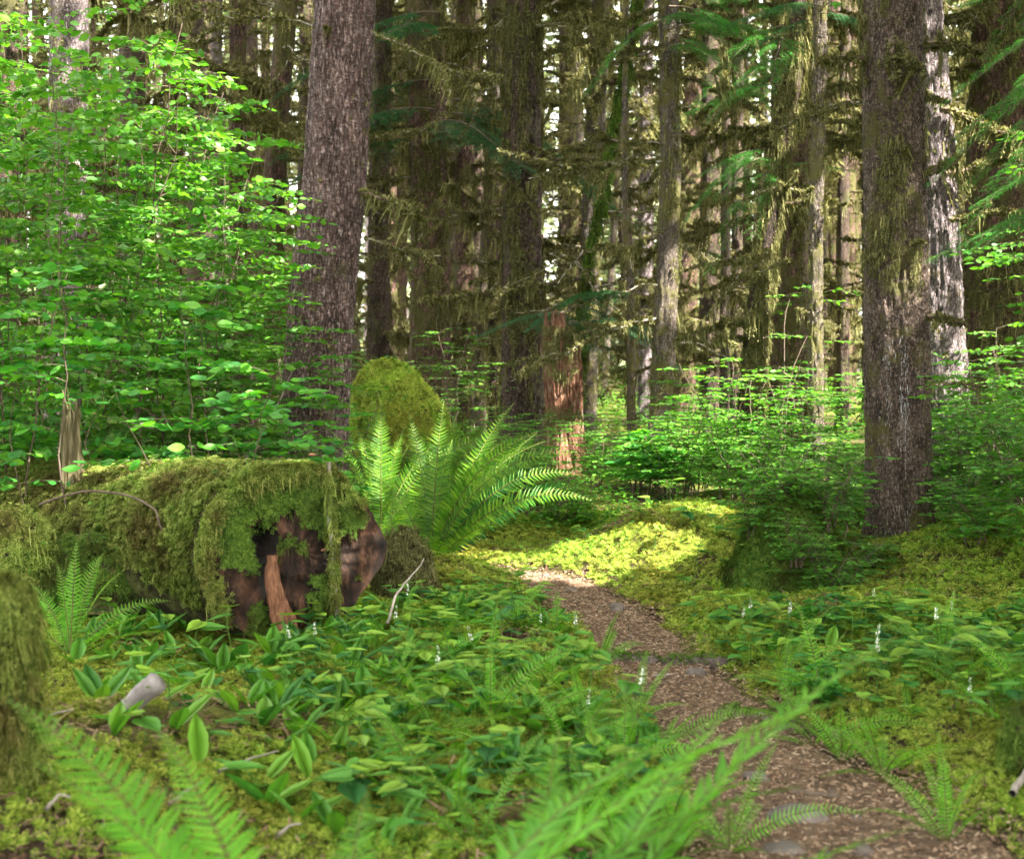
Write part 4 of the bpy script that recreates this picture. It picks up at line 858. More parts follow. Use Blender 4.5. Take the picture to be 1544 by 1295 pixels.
# fallen dead branches under the thicket, sticks, root step, driftwood piece, stones
def stick(name, label, cat, P, r0, r1, m='twig', seed=0, group=None, fork=0, moss=0):
    r = rs(seed+900); P = A(P); t = np.linspace(0, 1, 14); k = np.linspace(0, 1, len(P)); S = np.stack([np.interp(t, k, P[:, q]) for q in range(3)], -1) + r.normal(0, min(r0*.4, .008, .1*np.linalg.norm(P[-1]-P[0])/13), (14, 3))
    g = Geo(); g.tm(tube(S, r0+(r1-r0)*t, 8))
    for q in range(fork):
        i = r.integers(3, 12); e = S[i]+r.normal(0, 1, 3)*np.linalg.norm(S[-1]-S[0])*.13*[1, .6, .7]+[0, 0, .04]; g.tm(tube(A([S[i], (S[i]+e)/2+r.normal(0, .01, 3), e]), A([r0*.5, r0*.35, r0*.1]), 5))
    loc = tuple(S[0]); o = g.build(name, [M[m]], smooth=True, loc=loc); tag(o, label, cat, group)
    if moss:
        n = moss; tt = r.uniform(0, 1, n); b = np.stack([np.interp(tt, t, S[:, q]) for q in range(3)], -1); a = r.uniform(0, 6.28, n); nv = norm(np.stack([np.cos(a)*.5, np.sin(a)*.5, .2+r.random(n)], -1))
        surf_moss(b+nv*r0*.8, nv, r, size=.03, hang=.1, mat='moss_green', parent=o, loc=loc)
    return o
def onground(pts, dz=.03):
    out_ = []
    for px, py in pts: x, y, z = ground_at(px, py); out_.append((x, y, z+dz))
    return out_
stick('fallen_branch', 'grey dead branch lying across the floor under the thicket', 'branch', [at(190, 640, 12.5), at(350, 658, 12.2), at(430, 690, 12)], .022, .008, 'twig_grey', 1, fork=4)
stick('fallen_branch', 'brown mossy bough sagging under the thicket stems', 'branch', [at(185, 605, 13), at(235, 628, 13), at(330, 690, 12.5)], .06, .02, 'twig', 2, fork=3, moss=160)
stick('fallen_branch', 'long dark stick crossing behind the snag', 'branch', [at(0, 655, 11), at(130, 668, 11), at(210, 672, 11.2)], .02, .01, 'twig', 3, fork=2)
stick('fallen_branch', 'pale thin stick leaning among the stems of the thicket', 'branch', [at(70, 545, 11.5), at(125, 620, 11.3), at(190, 690, 11)], .008, .006, 'twig_grey', 4, fork=1)
stick('fallen_branch', 'pale stick leaning the other way near the scaly trunk', 'branch', [at(365, 700, 11.5), at(405, 640, 11.8), at(440, 560, 12)], .010, .005, 'twig_grey', 5, fork=1)
stick('fallen_branch', 'crossed grey sticks behind the middle of the log', 'branch', [at(205, 560, 12), at(250, 630, 12), at(262, 690, 11.6)], .009, .006, 'twig_grey', 6, fork=2)
stick('vine', 'reddish bare vine looping over the side of the mossy log', 'vine', [at(60, 760, 7.9), at(130, 738, 7.7), at(195, 745, 7.6), at(235, 768, 7.35), at(243, 800, 7.3)], .007, .005, 'twig', 7)
stick('bare_twig', 'bare twig leaning right of the sawn log end', 'twig', [at(583, 940, 7.6), at(600, 890, 7.7), at(640, 843, 7.9)], .009, .003, 'twig_grey', 8)
stick('driftwood', 'stubby weathered grey branch end lying in the moss left of the plants', 'wood', [at(140, 1112, 5.2), at(170, 1088, 5.2), at(205, 1055, 5.2), at(238, 1026, 5.2)], .030, .042, 'driftwood', 9, moss=14)
stick('root', 'knobbly grey root forming a step across the footpath', 'root', onground([(925, 1000), (960, 1003), (1000, 1006), (1040, 1004), (1068, 1004), (1100, 1010)], .01), .035, .05, 'root', 10, moss=190)
stick('root', 'mossy root edge along the near right side of the footpath', 'root', onground([(1090, 1085), (1150, 1090), (1210, 1110), (1270, 1120)], .01), .035, .04, 'twig', 11, moss=150)
stick('stick', 'flat brown stick lying on the footpath near the half buried stone', 'stick', onground([(1190, 1200), (1215, 1205), (1265, 1212)], .02), .014, .012, 'twig', 12)
stick('stick', 'short pale stick just below the root step', 'stick', onground([(985, 1026), (1005, 1024), (1022, 1022)], .02), .007, .005, 'twig_grey', 13)
stick('stick', 'weathered stick at the frame edge above the path fern', 'stick', onground([(1525, 1222), (1535, 1205), (1550, 1185)], .05), .012, .012, 'twig_grey', 14)
for q, (a, b, lab) in enumerate([((40, 1120), (110, 1090), 'thin curved twig beside the blurred stump'), ((70, 1240), (108, 1225), 'pale twig lying in the moss at the lower frame edge'), ((255, 1235), (305, 1205), 'straight twig lying across the brown litter'), ((420, 1285), (455, 1262), 'small curved twig low in the moss'), ((330, 1190), (420, 1150), 'long thin twig half sunk in the moss')]):
    stick('bare_twig', lab, 'twig', onground([a, ((a[0]+b[0])/2, (a[1]+b[1])/2-6), b], .04), .006, .003, 'twig_grey', 20+q)
def stone(label, px, py, wpx, hpx, seed, m='rock'):
    r = rs(seed+700); x, y, z = ground_at(px, py+hpx/2); w = wpx/F*y/2; h = hpx/F*y*1.0
    import bmesh
    bm = bmesh.new(); bmesh.ops.create_icosphere(bm, subdivisions=4, radius=1.0); V = A([v.co[:] for v in bm.verts]); F_ = A([[v.index for v in f.verts] for f in bm.faces]); bm.free()
    V = V*(1+.30*fbm(V[:, 0]*1.3, V[:, 1]*1.3, V[:, 2]*1.3, 2, seed)+.08*fbm(V[:, 0]*5, V[:, 1]*5, V[:, 2]*5, 3, seed+1))[:, None]
    V = np.sign(V)*np.abs(V)**.85
    g = Geo(); g.add(V*[w, w*.8, h*.75]+[x, y, z+h*.12], F_); o = g.build('stone', M[m], smooth=True, loc=(x, y, z)); tag(o, label, 'stone')
for q, a in enumerate([('largest half buried stone in the footpath beside the flat stick', 1200, 1225, 90, 26), ('pale rounded stone near the front of the footpath', 1302, 1282, 34, 24), ('mossy dark stone at the left side of the footpath', 1140, 1172, 44, 18), ('small pale pebble above the largest stone', 1252, 1197, 12, 9),
        ('low flat stone at the front edge of the footpath', 1185, 1285, 70, 18), ('flat pale stone left of the rounded one', 1250, 1290, 26, 10), ('stone at the foot of the sunlit moss bank', 930, 915, 22, 18), ('small white stone on the far bend of the footpath', 905, 914, 10, 6), ('tan stone tucked under the drooping fern at the bend', 822, 868, 12, 12),
        ('pair of light chips of stone halfway along the footpath', 938, 970, 12, 5), ('small grey stone near the middle of the footpath', 950, 960, 14, 5), ('brown cone shaped stone right of the largest stone', 1265, 1222, 18, 13), ('little grey stone by the right bank of the footpath', 1292, 1232, 18, 12), ('dark stone where the root meets the right bank', 1050, 1012, 30, 18),
        ('wide stone at the sunny bend of the footpath', 860, 890, 22, 8)]): stone(*a, seed=q)
print('logs', time.time()-T00)

# ================================================================== ferns
def frond_geo(L, pairs, pin, droop, seed, el=1.2, curl=.0, wid=1.0, tip=.25, twist=0.0):
    """frond starting at the origin, heading +x and up; rachis (0) and pinnae (1)"""
    r = rs(seed); n = 26; t = np.linspace(0, 1, n); e = el - droop*t**1.3; ds = L/(n-1)
    x = np.concatenate([[0], np.cumsum(np.cos(e[:-1])*ds)]); z = np.concatenate([[0], np.cumsum(np.sin(e[:-1])*ds)]); y = curl*L*t**2 + r.normal(0, .004*L)*t
    S = np.stack([x, y, z], -1); g = Geo(); g.tm(tube(S, .0035*(L+.25)*(1-.8*t)+.0006, 5), 0)
    q = np.linspace(.10, .99, pairs); ln = pin*np.minimum(1, (q-.05)*5)**.6*np.where(q > .45, (1-((q-.45)/.55)**1.7)*(1-tip*.2)+.05, 1)
    P = np.stack([np.interp(q, t, S[:, i]) for i in range(3)], -1); tg = norm(np.stack([np.interp(q, t, np.gradient(S[:, i])) for i in range(3)], -1))
    sd = norm(np.cross(tg, [0, 0, 1.])); up = np.cross(sd, tg)
    if twist: c, s_ = math.cos(twist), math.sin(twist); sd, up = sd*c+up*s_, up*c-sd*s_
    for sg in (-1, 1):
        fw = sg*sd + tg*(.28+.5*q[:, None]**2) + r.normal(0, .07, (pairs, 3)) + up*.10
        s = ln*r.uniform(.9, 1.08, pairs)
        g.tm(place(PIN, P, fw, up+r.normal(0, .12, (pairs, 3)), np.stack([np.maximum(s*.72, L/pairs*1.0)*wid*1.05, s, s], -1)), 1)
    return g
def frond_data(*a, m='fern', **k): return hidden_data(frond_geo(*a, **k), 'frond', [M['rachis'], M[m]])
SW = [frond_data(L, 44, p, dr, 400+i, el=el, curl=cu, m=mm, twist=[0, .9, -.8, .5, 1.1][i]) for i, (L, p, dr, el, cu, mm) in enumerate([(1.15, .11, .55, 1.32, .03, 'fern'), (1.05, .11, 1.0, 1.2, -.05, 'fern'), (1.2, .11, 1.35, 1.15, .06, 'fern'), (.9, .10, 1.1, .95, .0, 'fern'), (1.1, .105, .8, 1.0, .08, 'fern_dark')])]
DF = [frond_data(L, 30, p, dr, 420+i, el=el, curl=cu, m='fern_light', twist=[0, .6, -.7, .4][i]) for i, (L, p, dr, el, cu) in enumerate([(.36, .032, .5, 1.25, .03), (.30, .03, .9, 1.1, -.04), (.40, .034, 1.1, .95, .05), (.24, .028, .7, .8, 0)])]
def fern(name, label, px, py, d, fr, data, group=None, s=1.0, lift=0.0):
    """fr: list of (yaw degrees, data index, scale, tilt)"""
    p = at(px, py, d); z = Hf(p[0], d)+lift; root = empty(name, (p[0], d, z), label, 'fern', group)
    for yaw, k, sc, tilt in fr: part('frond', data[k % len(data)], root, (0, 0, 0), (0, -tilt, R(yaw)), sc*s)
    return root
def ring(n, r, smin=.75, smax=1.05, y0=0, y1=360, ks=5, tl=.12):
    return [(y0+(y1-y0)*(i+r.uniform(.1, .9))/n, int(r.integers(0, ks)), r.uniform(smin, smax), r.normal(0, tl)) for i in range(n)]
r = rs(900)
fern('sword_fern', 'largest sword fern arching over the bend of the footpath', 650, 862, 10.4, [(75, 0, 1.0, .15), (45, 0, 1.15, -.15), (20, 1, 1.1, .05), (5, 2, 1.0, 0), (-12, 2, 1.0, -.15), (110, 0, .95, .1), (140, 1, .85, 0), (60, 1, 1.15, -.05), (92, 4, .95, .2), (170, 3, .8, -.1), (-35, 3, .85, 0), (-75, 3, .7, -.1), (33, 0, 1.05, -.28), (200, 3, .75, -.1), (15, 4, 1.1, -.2), (68, 0, .8, .05), (28, 1, 1.0, .1), (50, 1, 1.05, .1), (-5, 4, .9, .1), (2, 1, 1.1, .15), (-22, 2, 1.1, .1)], SW, s=1.18)
fern('sword_fern', 'tall sunlit sword fern right beside the foot of the scaly trunk', 575, 750, 11.6, [(85, 0, 1.05, .3), (100, 0, 1.1, .1), (40, 1, 1.1, -.1), (20, 1, 1.15, -.2), (150, 1, .9, 0), (60, 0, .9, .1), (5, 3, 1.1, -.15), (180, 3, .9, 0), (-50, 3, .8, 0), (125, 0, .9, .1), (30, 0, 1.0, -.3), (10, 2, 1.2, .1), (24, 1, 1.2, .15), (160, 0, 1.0, 0), (70, 1, 1.0, .2)], SW, s=1.02)
fern('sword_fern', 'darker sword fern between the two largest ones', 700, 770, 12.2, ring(12, r), SW, s=.85)
fern('sword_fern', 'shaded sword fern tucked against the right side of the sawn log', 590, 850, 9.2, ring(10, r, y0=-20, y1=120), SW, s=.6)
fern('sword_fern', 'sword fern low behind the rooty brown hump', 555, 790, 10.5, ring(10, r), SW, s=.7)
fern('sword_fern', 'sword fern spreading beneath the mossy boulder', 680, 700, 14.5, ring(11, r), SW, s=.8)
fern('deer_fern', 'upright bright fern growing in the shade of the big log', 105, 905, 7.0, [(95, 0, 1.1, .1), (70, 0, 1.0, 0), (40, 2, 1.0, -.1), (25, 3, 1.3, -.3), (140, 1, 1.1, 0), (160, 2, 1.1, -.1), (120, 0, .9, .1), (-20, 3, 1, 0), (80, 2, 1.1, .3), (110, 1, 1.2, .2), (55, 1, 1.2, .15), (10, 3, 1.2, 0)], DF, s=1.6)
fern('deer_fern', 'bright fern in the bottom right corner standing by the footpath', 1428, 1262, 4.45, [(120, 0, 1.0, .1), (140, 1, 1.15, -.1), (88, 0, 1.0, .25), (80, 0, .9, .1), (50, 1, 1.1, -.05), (20, 3, 1.0, 0), (165, 2, .8, -.2)], DF, s=1.0)
# ferns low among the plants on both sides of the path
near_leaf = [((700, 1050), 1), ((740, 1090), 1), ((880, 1090), 1), ((800, 1100), 1), ((940, 1170), 1), ((600, 1040), 1), ((660, 1110), 1), ((560, 990), 1), ((780, 950), 1), ((720, 1280), 1), ((860, 1280), 1), ((1020, 1290), 1), ((500, 1120), 1), ((1420, 1000), 1), ((1200, 1090), 1), ((1230, 1130), 1), ((880, 1230), 5.0), ((760, 1160), 5.6), ((960, 1085), 6.2), ((830, 1040), 6.6), ((690, 1230), 4.9), ((930, 1290), 4.5), ((1010, 1260), 4.6), ((790, 1290), 4.5), ((650, 1020), 6.9), ((740, 1000), 7.2), ((905, 1010), 7.1), ((1000, 1130), 5.7),
 ((580, 1110), 5.9), ((860, 1140), 5.6), ((1300, 1010), 7.0), ((1370, 1080), 6.2), ((1240, 1060), 6.6), ((1440, 1040), 6.6), ((1500, 1090), 6.0), ((1270, 1150), 5.6), ((1330, 1170), 5.4), ((1490, 1000), 7.2), ((1180, 1030), 7.0), ((710, 930), 8.3), ((600, 950), 8.0), ((620, 1170), 5.4), ((840, 960), 7.9), ((1540, 1060), 6.3), ((900, 1170), 5.3), ((1100, 1290), 4.6)]
for i, ((px, py), d) in enumerate(near_leaf):
    x, y, z = ground_at(px, min(py, 1290)); root = empty('deer_fern', (x, y, z-.01), 'small light green fern among the low plants on the left of the footpath' if px < 1060 else 'small light green fern among the low plants on the right of the footpath', 'fern', 'small ferns left of the footpath' if px < 1060 else 'small ferns right of the footpath')
    for yaw, k, sc, tl in ring(r.integers(6, 9), r, .7, 1.15, ks=4): part('frond', DF[k], root, (0, 0, 0), (0, -tl+r.uniform(-.1, .45), R(yaw)), sc*r.uniform(.85, 1.25))
# close, out of focus fronds in the near foreground
NF = [frond_data(.85, 50, .09, dr, 440+i, el=el, curl=cu, m='fern_light', wid=.95, twist=.25) for i, (dr, el, cu) in enumerate([(.7, 1.0, .05), (1.0, .9, -.06)])]
def near_fern(label, tipx, tipy, basex, basey, d, seed, nfr, yaws, L=1.0):
    p = at(basex, basey, d); root = empty('lady_fern', (p[0], d, Hf(p[0], d)), label, 'fern'); zo = p[2]-Hf(p[0], d); r = rs(seed)
    for yaw, sc, el in yaws: part('frond', NF[seed % 2], root, (0, 0, 0), (0, -el, R(yaw)), sc)
    return root
DD = [frond_data(.8, 30, .05, .9+.4*i, 460+i, el=.55, curl=.08, m='litter', wid=.6, twist=.4) for i in range(2)]
for i, (px, py, lab_, fr_) in enumerate([(330, 1275, 'withered brown fern lying in the moss at the lower left', [(150, 0, .7, .1), (120, 1, .6, 0), (170, 1, .5, -.2)]), (760, 905, 'dry reddish fern drooping at the left side of the path bend', [(80, 0, .6, 0), (20, 1, .6, -.1), (45, 1, .5, .1), (110, 0, .5, 0)]), (1010, 800, 'dead fern sticks on the hump beyond the moss bank', [(60, 0, .6, .3), (120, 1, .6, .2)])]):
    x, y, z = ground_at(px, py); fern('dead_fern', lab_, (x/y)*F+CX, py, y, fr_, DD)
near_fern('big out of focus fern in the near foreground left of the footpath', 0, 0, 500, 1500, 2.5, 1, 4, [(12, 1.6, .22), (38, 1.35, .2), (-12, 1.20, .12), (95, 1.0, .2), (25, 1.4, .08)])
near_fern('out of focus fern arching into the near part of the footpath', 0, 0, 770, 1450, 2.7, 2, 3, [(10, 1.45, .12), (36, 1.15, .12), (-10, 1.15, -.05), (75, 1.0, .1)])
near_fern('out of focus fern in the bottom left corner', 0, 0, 455, 1480, 2.5, 3, 3, [(158, 1.32, .35), (138, 1.1, .45), (180, 1.1, .5)])

# ================================================================== shrubs
def shrub_geo(seed, Hh, spread, nst, ntw, leaf, T=OV6, stemr=.010, flat=1.0, lpt=11, lo=.25, twl=.5, tilt=.25):
    r = rs(seed); gs, gl = Geo(), Geo(); LP, LF, LN, LS = [], [], [], []
    for s in range(nst):
        a = r.uniform(0, 6.28); n = 14; t = np.linspace(0, 1, n); h = Hh*r.uniform(.65, 1.0); lean = spread*r.uniform(.2, .9)
        S = np.stack([math.cos(a)*lean*t**1.5, math.sin(a)*lean*t**1.5, h*t], -1) + np.cumsum(r.normal(0, .012*Hh, (n, 3)), 0)*[1, 1, .2]; S[:, 2] -= .05; b0 = A([r.normal(0, .12*spread), r.normal(0, .12*spread), 0]); S += b0
        gs.tm(tube(S, stemr*(1-.75*t)*(h/Hh), 6))
        for q in range(ntw):
            tt = r.uniform(lo, 1.0)**.85; p = A([np.interp(tt, t, S[:, i]) for i in range(3)]); b = r.uniform(0, 6.28); L = twl*Hh*.5*r.uniform(.5, 1.1)*(1.25-.6*tt); m = 8; u = np.linspace(0, 1, m)
            Tw = p + np.stack([math.cos(b)*L*u, math.sin(b)*L*u, L*(.28*u-.30*u**2)*r.uniform(0, 2)], -1) + np.cumsum(r.normal(0, .01*L, (m, 3)), 0)
            gs.tm(tube(Tw, stemr*.2*(1-.8*u)+.0007, 3))
            subs = [(Tw, 1.0)]
            for w in range(3):
                i0 = r.integers(2, m-1); c = b + r.choice([-1, 1])*r.uniform(.5, .9); L2 = L*.45; v = Tw[i0] + np.stack([math.cos(c)*L2*u, math.sin(c)*L2*u, L2*(.1*u-.15*u*u)], -1); subs.append((v, .55)); gs.tm(tube(v, .0009, 3))
            for C, k in subs:
                nl = max(4, int(lpt*k*L/.45)); uu = np.linspace(.12, 1, nl); P = np.stack([np.interp(uu, u, C[:, i]) for i in range(3)], -1); tg = norm(C[-1]-C[0]); sd = np.cross(tg, [0, 0, 1.]); sg = np.where(np.arange(nl) % 2, 1., -1.)[:, None]
                fw = sd*sg + tg*.75 + r.normal(0, .18, (nl, 3)) - [0, 0, .12]; fw[-1] = tg
                LP.append(P); LF.append(fw); LN.append(A([0, 0, 1.])+r.normal(0, tilt, (nl, 3))); LS.append(leaf*r.uniform(.4, 1.25, nl))
    gl.tm(place(T, np.concatenate(LP), np.concatenate(LF), np.concatenate(LN), np.concatenate(LS)))
    return gs, gl, sum(len(x) for x in LP)
def shrub_data(seed, *a, m='leaf_bright', sm='twig', **k):
    gs, gl, n = shrub_geo(seed, *a, **k); return hidden_data(gs, 'stems', [M[sm]], True), hidden_data(gl, 'foliage', [M[m]])
SH = {'tall': [shrub_data(500+i, 3.2, 1.1, 6, 25, .074, twl=.52, lo=.10, lpt=12, tilt=.6) for i in range(3)],
      'mid': [shrub_data(510+i, 1.5, .7, 7, 17, .062, twl=.7, lo=.2, lpt=14, tilt=.35) for i in range(3)],
      'low': [shrub_data(520+i, .7, .45, 8, 10, .055, twl=.9, lo=.15, lpt=14, tilt=.35) for i in range(3)],
      'big': [shrub_data(530+i, 2.0, .8, 4, 11, .095, T=OV, twl=.55, lpt=9, lo=.4, m='leaf_big', tilt=.5) for i in range(2)],
      'sparse': [shrub_data(540+i, 1.5, .8, 4, 8, .055, twl=.7, lo=.35) for i in range(2)],
      'vine': [shrub_data(550+i, .55, .4, 5, 6, .075, T=HEART, twl=.8, lpt=6, lo=.3, m='leaf_big', tilt=.35) for i in range(2)]}
def shrub(name, label, px, d, kind, k=0, s=1.0, rz=0, group=None, py=None, zs=1.0):
    x = (px-CX)/F*d; z = Hf(x, d) if py is None else at(px, py, d)[2]; root = empty(name, (x, d, z), label, 'shrub', group, rz); root.scale = (s, s, s*zs)
    D = SH[kind][k % len(SH[kind])]; part('stems', D[0], root); part('foliage', D[1], root); return root
for i, (px, d, k, s, zs, lab) in enumerate([
    (40, 9.8, 0, 1.05, 1.36, 'tall leafy huckleberry at the left frame edge behind the log'), (150, 10.8, 1, 1.1, 1.32, 'tall huckleberry second from the left, its stems crossing behind the snag'),
    (265, 11.4, 2, 1.0, 1.25, 'tall huckleberry in the middle of the thicket'), (372, 11.8, 0, .85, 1.05, 'huckleberry of the thicket whose sprays reach the scaly trunk'), (-30, 12.6, 1, 1.3, 1.25, 'back row huckleberry farthest to the left, cut by the frame edge'), (100, 13.4, 2, 1.35, 1.25, 'back row huckleberry rising highest behind the snag'),
    (215, 14.2, 0, 1.3, 1.2, 'back row huckleberry over the middle of the log'), (330, 14.6, 1, 1.0, 1.1, 'back row huckleberry between the thicket and the dark trunks'), (425, 14.8, 2, .75, .9, 'back row huckleberry just behind the scaly trunk')]):
    shrub('huckleberry_shrub', lab, px, d, 'tall', k, s, i*1.3+.4, zs=zs)
for i, (px, d, k, s, zs, lab) in enumerate([(300, 8.9, 0, 1.0, 1.05, 'large leaved shrub growing right behind the mossy log'), (95, 8.9, 1, .95, 1.15, 'large leaved shrub standing by the snag'), (440, 9.6, 0, .72, 1.0, 'large leaved shrub whose leaves hang over the scaly trunk'), (-50, 9.2, 1, .95, 1.2, 'large leaved shrub leaning in from the left frame edge')]):
    shrub('broadleaf_shrub', lab, px, d, 'big', k, s, i*1.9+.3, zs=zs)
lab = ['sunlit huckleberry left end of the bright thicket beyond the moss bank', 'sunlit huckleberry behind the hump with bare roots', 'sunlit huckleberry in front of the crooked moss wrapped trunk', 'sunlit huckleberry under the thin sun catching trunk', 'sunlit huckleberry against the left edge of the thick trunk', 'huckleberry with a tall leader rising before the wide reddish trunk', 'huckleberry rooted on top of the dark stump mound', 'huckleberry behind the dark stump mound', 'huckleberry filling the gap right of the grey trunk']
for i, (px, d, k, s, zs) in enumerate([(1040, 13.2, 'mid', .8, .8), (1000, 14.5, 'mid', .7, .8), (1120, 13.0, 'mid', .9, .9), (1225, 12.8, 'mid', .9, .85), (1285, 12.2, 'mid', .75, .8), (1160, 14.0, 'sparse', 1.0, 1.25), (1215, 10.2, 'low', 1.0, 1.1), (1140, 11.5, 'mid', .7, .75), (1060, 15.5, 'mid', 1.0, .9)]): shrub('huckleberry_shrub', lab[i], px, d, k, i, s*1.1, i*1.7, zs=zs)
lab = ['low leafy shrub in front of the thick trunk foot', 'low leafy shrub spilling over the black hollow', 'low leafy shrub at the right foot of the thick trunk', 'leafy shrub right of the pale flaky trunk', 'leafy shrub at the right frame edge in front of the huge dark trunk', 'leafy shrub climbing before the huge dark reddish trunk', 'low leafy shrub on the right hand moss slope', 'leafy shrub behind the right hand moss slope', 'leafy shrub between the thick trunk and the right hand moss slope', 'leafy shrub far right with its sprays cut off by the frame']
for i, (px, d, k, s, zs) in enumerate([(1318, 9.6, 'low', .6, .7), (1262, 8.8, 'low', .75, .8), (1440, 10.3, 'low', .9, .9), (1450, 12.2, 'mid', .95, .9), (1530, 10.2, 'mid', .85, .9), (1500, 13.5, 'mid', 1.1, 1.1), (1480, 9.6, 'low', .9, .7), (1560, 12.0, 'mid', 1.1, 1.0), (1395, 11.8, 'mid', .7, .8), (1590, 9.0, 'mid', .9, 1.05)]): shrub('leafy_shrub', lab[i], px, d, k, i, s, i*2.1+1, zs=zs)
lab = ['sparse shrub with thin sprays before the reddish moss patched trunk', 'sparse shrub left of the mossy boulder', 'sparse shrub between the boulder and the shagged trunk', 'small shrub at the foot of the shagged trunk', 'small shrub left of the red broken stump', 'small shrub at the foot of the red broken stump', 'sunny small shrub just right of the red broken stump', 'small shrub under the snapped dead trunk', 'low shrub at the back bend of the path', 'shrub close behind the tall sunlit fern', 'low shrub filling the floor right of the darker sword fern', 'low shrub in front of the mossy boulder']
for i, (px, d, k, s, zs) in enumerate([(690, 17.5, 'sparse', 1.2, 1.2), (535, 14.5, 'sparse', .8, .8), (705, 17.0, 'sparse', 1.1, 1.0), (760, 16.5, 'mid', .8, .7), (780, 15.5, 'mid', .75, .75), (815, 14.6, 'low', .7, .8), (905, 15.0, 'mid', .7, .8), (955, 16.0, 'mid', .8, .8), (850, 12.6, 'low', .9, .8), (525, 13.2, 'mid', .6, .6), (770, 13.4, 'low', 1.1, .9), (650, 14.8, 'low', 1.0, .6)]): shrub('small_shrub', lab[i], px, d, k, i, s, i*1.1+2, zs=zs)
shrub('vine_maple_tree', 'tall maple shrub with small light leaves at the upper right frame edge', 1700, 11.2, 'tall', 1, 1.12, .7, zs=1.1)
shrub('huckleberry_shrub', 'leafy huckleberry sprouting from the left shoulder of the dark stump mound', 1135, 9.25, 'low', 1, .7, 1.1, py=820)
shrub('huckleberry_shrub', 'leafy huckleberry sprouting from the crown of the dark stump mound', 1195, 9.3, 'low', 2, .75, 3.1, py=765)
shrub('huckleberry_shrub', 'leafy huckleberry sprouting from the right shoulder of the dark stump mound', 1258, 9.2, 'low', 0, .8, 5.1, py=800)
shrub('huckleberry_shrub', 'small huckleberry hanging over the front of the dark stump mound', 1205, 8.85, 'low', 1, .5, 2.2, py=850)
shrub('vine_maple', 'seedling with wide pale leaves in front of the black hollow', 1225, 7.6, 'vine', 0, .55, .5)
shrub('vine_maple', 'bright seedling with hanging leaves beside the grey trunk foot', 960, 14.0, 'vine', 1, 1.3, 1.5)
shrub('vine_maple', 'seedling with hanging leaves right of the one beside the grey trunk', 1010, 13.4, 'vine', 0, 1.2, 2.5)
shrub('salal_shrub', 'broad glossy leaves at the right edge of the path among the low plants', 1235, 6.0, 'vine', 1, .42, 1)
# undergrowth farther back, too dense to count
def undergrowth():
    r = rs(70); g = Geo(); n = 90000; y = 12+38*r.random(n)**1.6; x = r.uniform(-.45, .45, n)*y; z = H(x, y); m = fbm(x*.7, y*.7, 0, 3, 50); pd = path_dist(x, y)
    k = (pd > .15) & ((m > -.18)) & ~((np.abs(x*F/y+CX-850) < 60) & (y > 14.5) & (y < 18.3)); x, y, z, m = x[k], y[k], z[k], m[k]; n = len(x); hh = (.05+.5*np.clip(m+.2, 0, 1))*(.4+.02*y)*r.random(n)**.8*2.4
    f = norm(np.stack([r.normal(0, 1, n), r.normal(0, 1, n), r.normal(0, .15, n)], -1))
    g.tm(place(OV6, np.stack([x, y, z+hh], -1), f, A([0, 0, 1.])+r.normal(0, .3, (n, 3)), .035*(.6+.055*y)*r.uniform(.7, 1.4, n)))
    tag(g.build('undergrowth', M['leaf_bright']), 'leafy green undergrowth covering the floor between the far trunks', None, None, 'stuff')
undergrowth()
def ground_leaves():
    """small trefoil leaves carpeting the floor near and middle distance"""
    r = rs(71); g = Geo()
    T3 = joinT([place(OV6, A([[0, 0, 0.]]), A([[math.cos(a), math.sin(a), -.1]]), [0, 0, 1], 1.0) for a in (0, 2.1, 4.2)])
    def keep(x, y, px, py):
        pd = path_dist(x, y); m = fbm(x*1.2, y*1.2, 0, 3, 55)
        dens = np.where((px > 1030) & (py > 900), .55, np.where((py < 900) & (px > 600), .5, .12)); dens = np.where((px < 640) & (py > 1000), .04, dens)
        return (pd > .04) & (r.random(len(x)) < dens*(.7+1.2*m)) & ~((px > 1180) & (py > 1090))
    x, y, z = rnd_points(60000, -4, 5.5, 3.6, 13.5, r, keep); n = len(x); h = r.uniform(.015, .075, n)
    a = r.uniform(0, 6.28, n)
    g.tm(place(T3, np.stack([x, y, z+h], -1), np.stack([np.cos(a), np.sin(a), 0*a], -1), A([0, 0, 1.])+r.normal(0, .2, (n, 3)), r.uniform(.012, .024, n)))
    tag(g.build('ground_cover', M['leaf_low']), 'tiny trefoil leaves scattered over the moss', None, None, 'stuff')
ground_leaves()

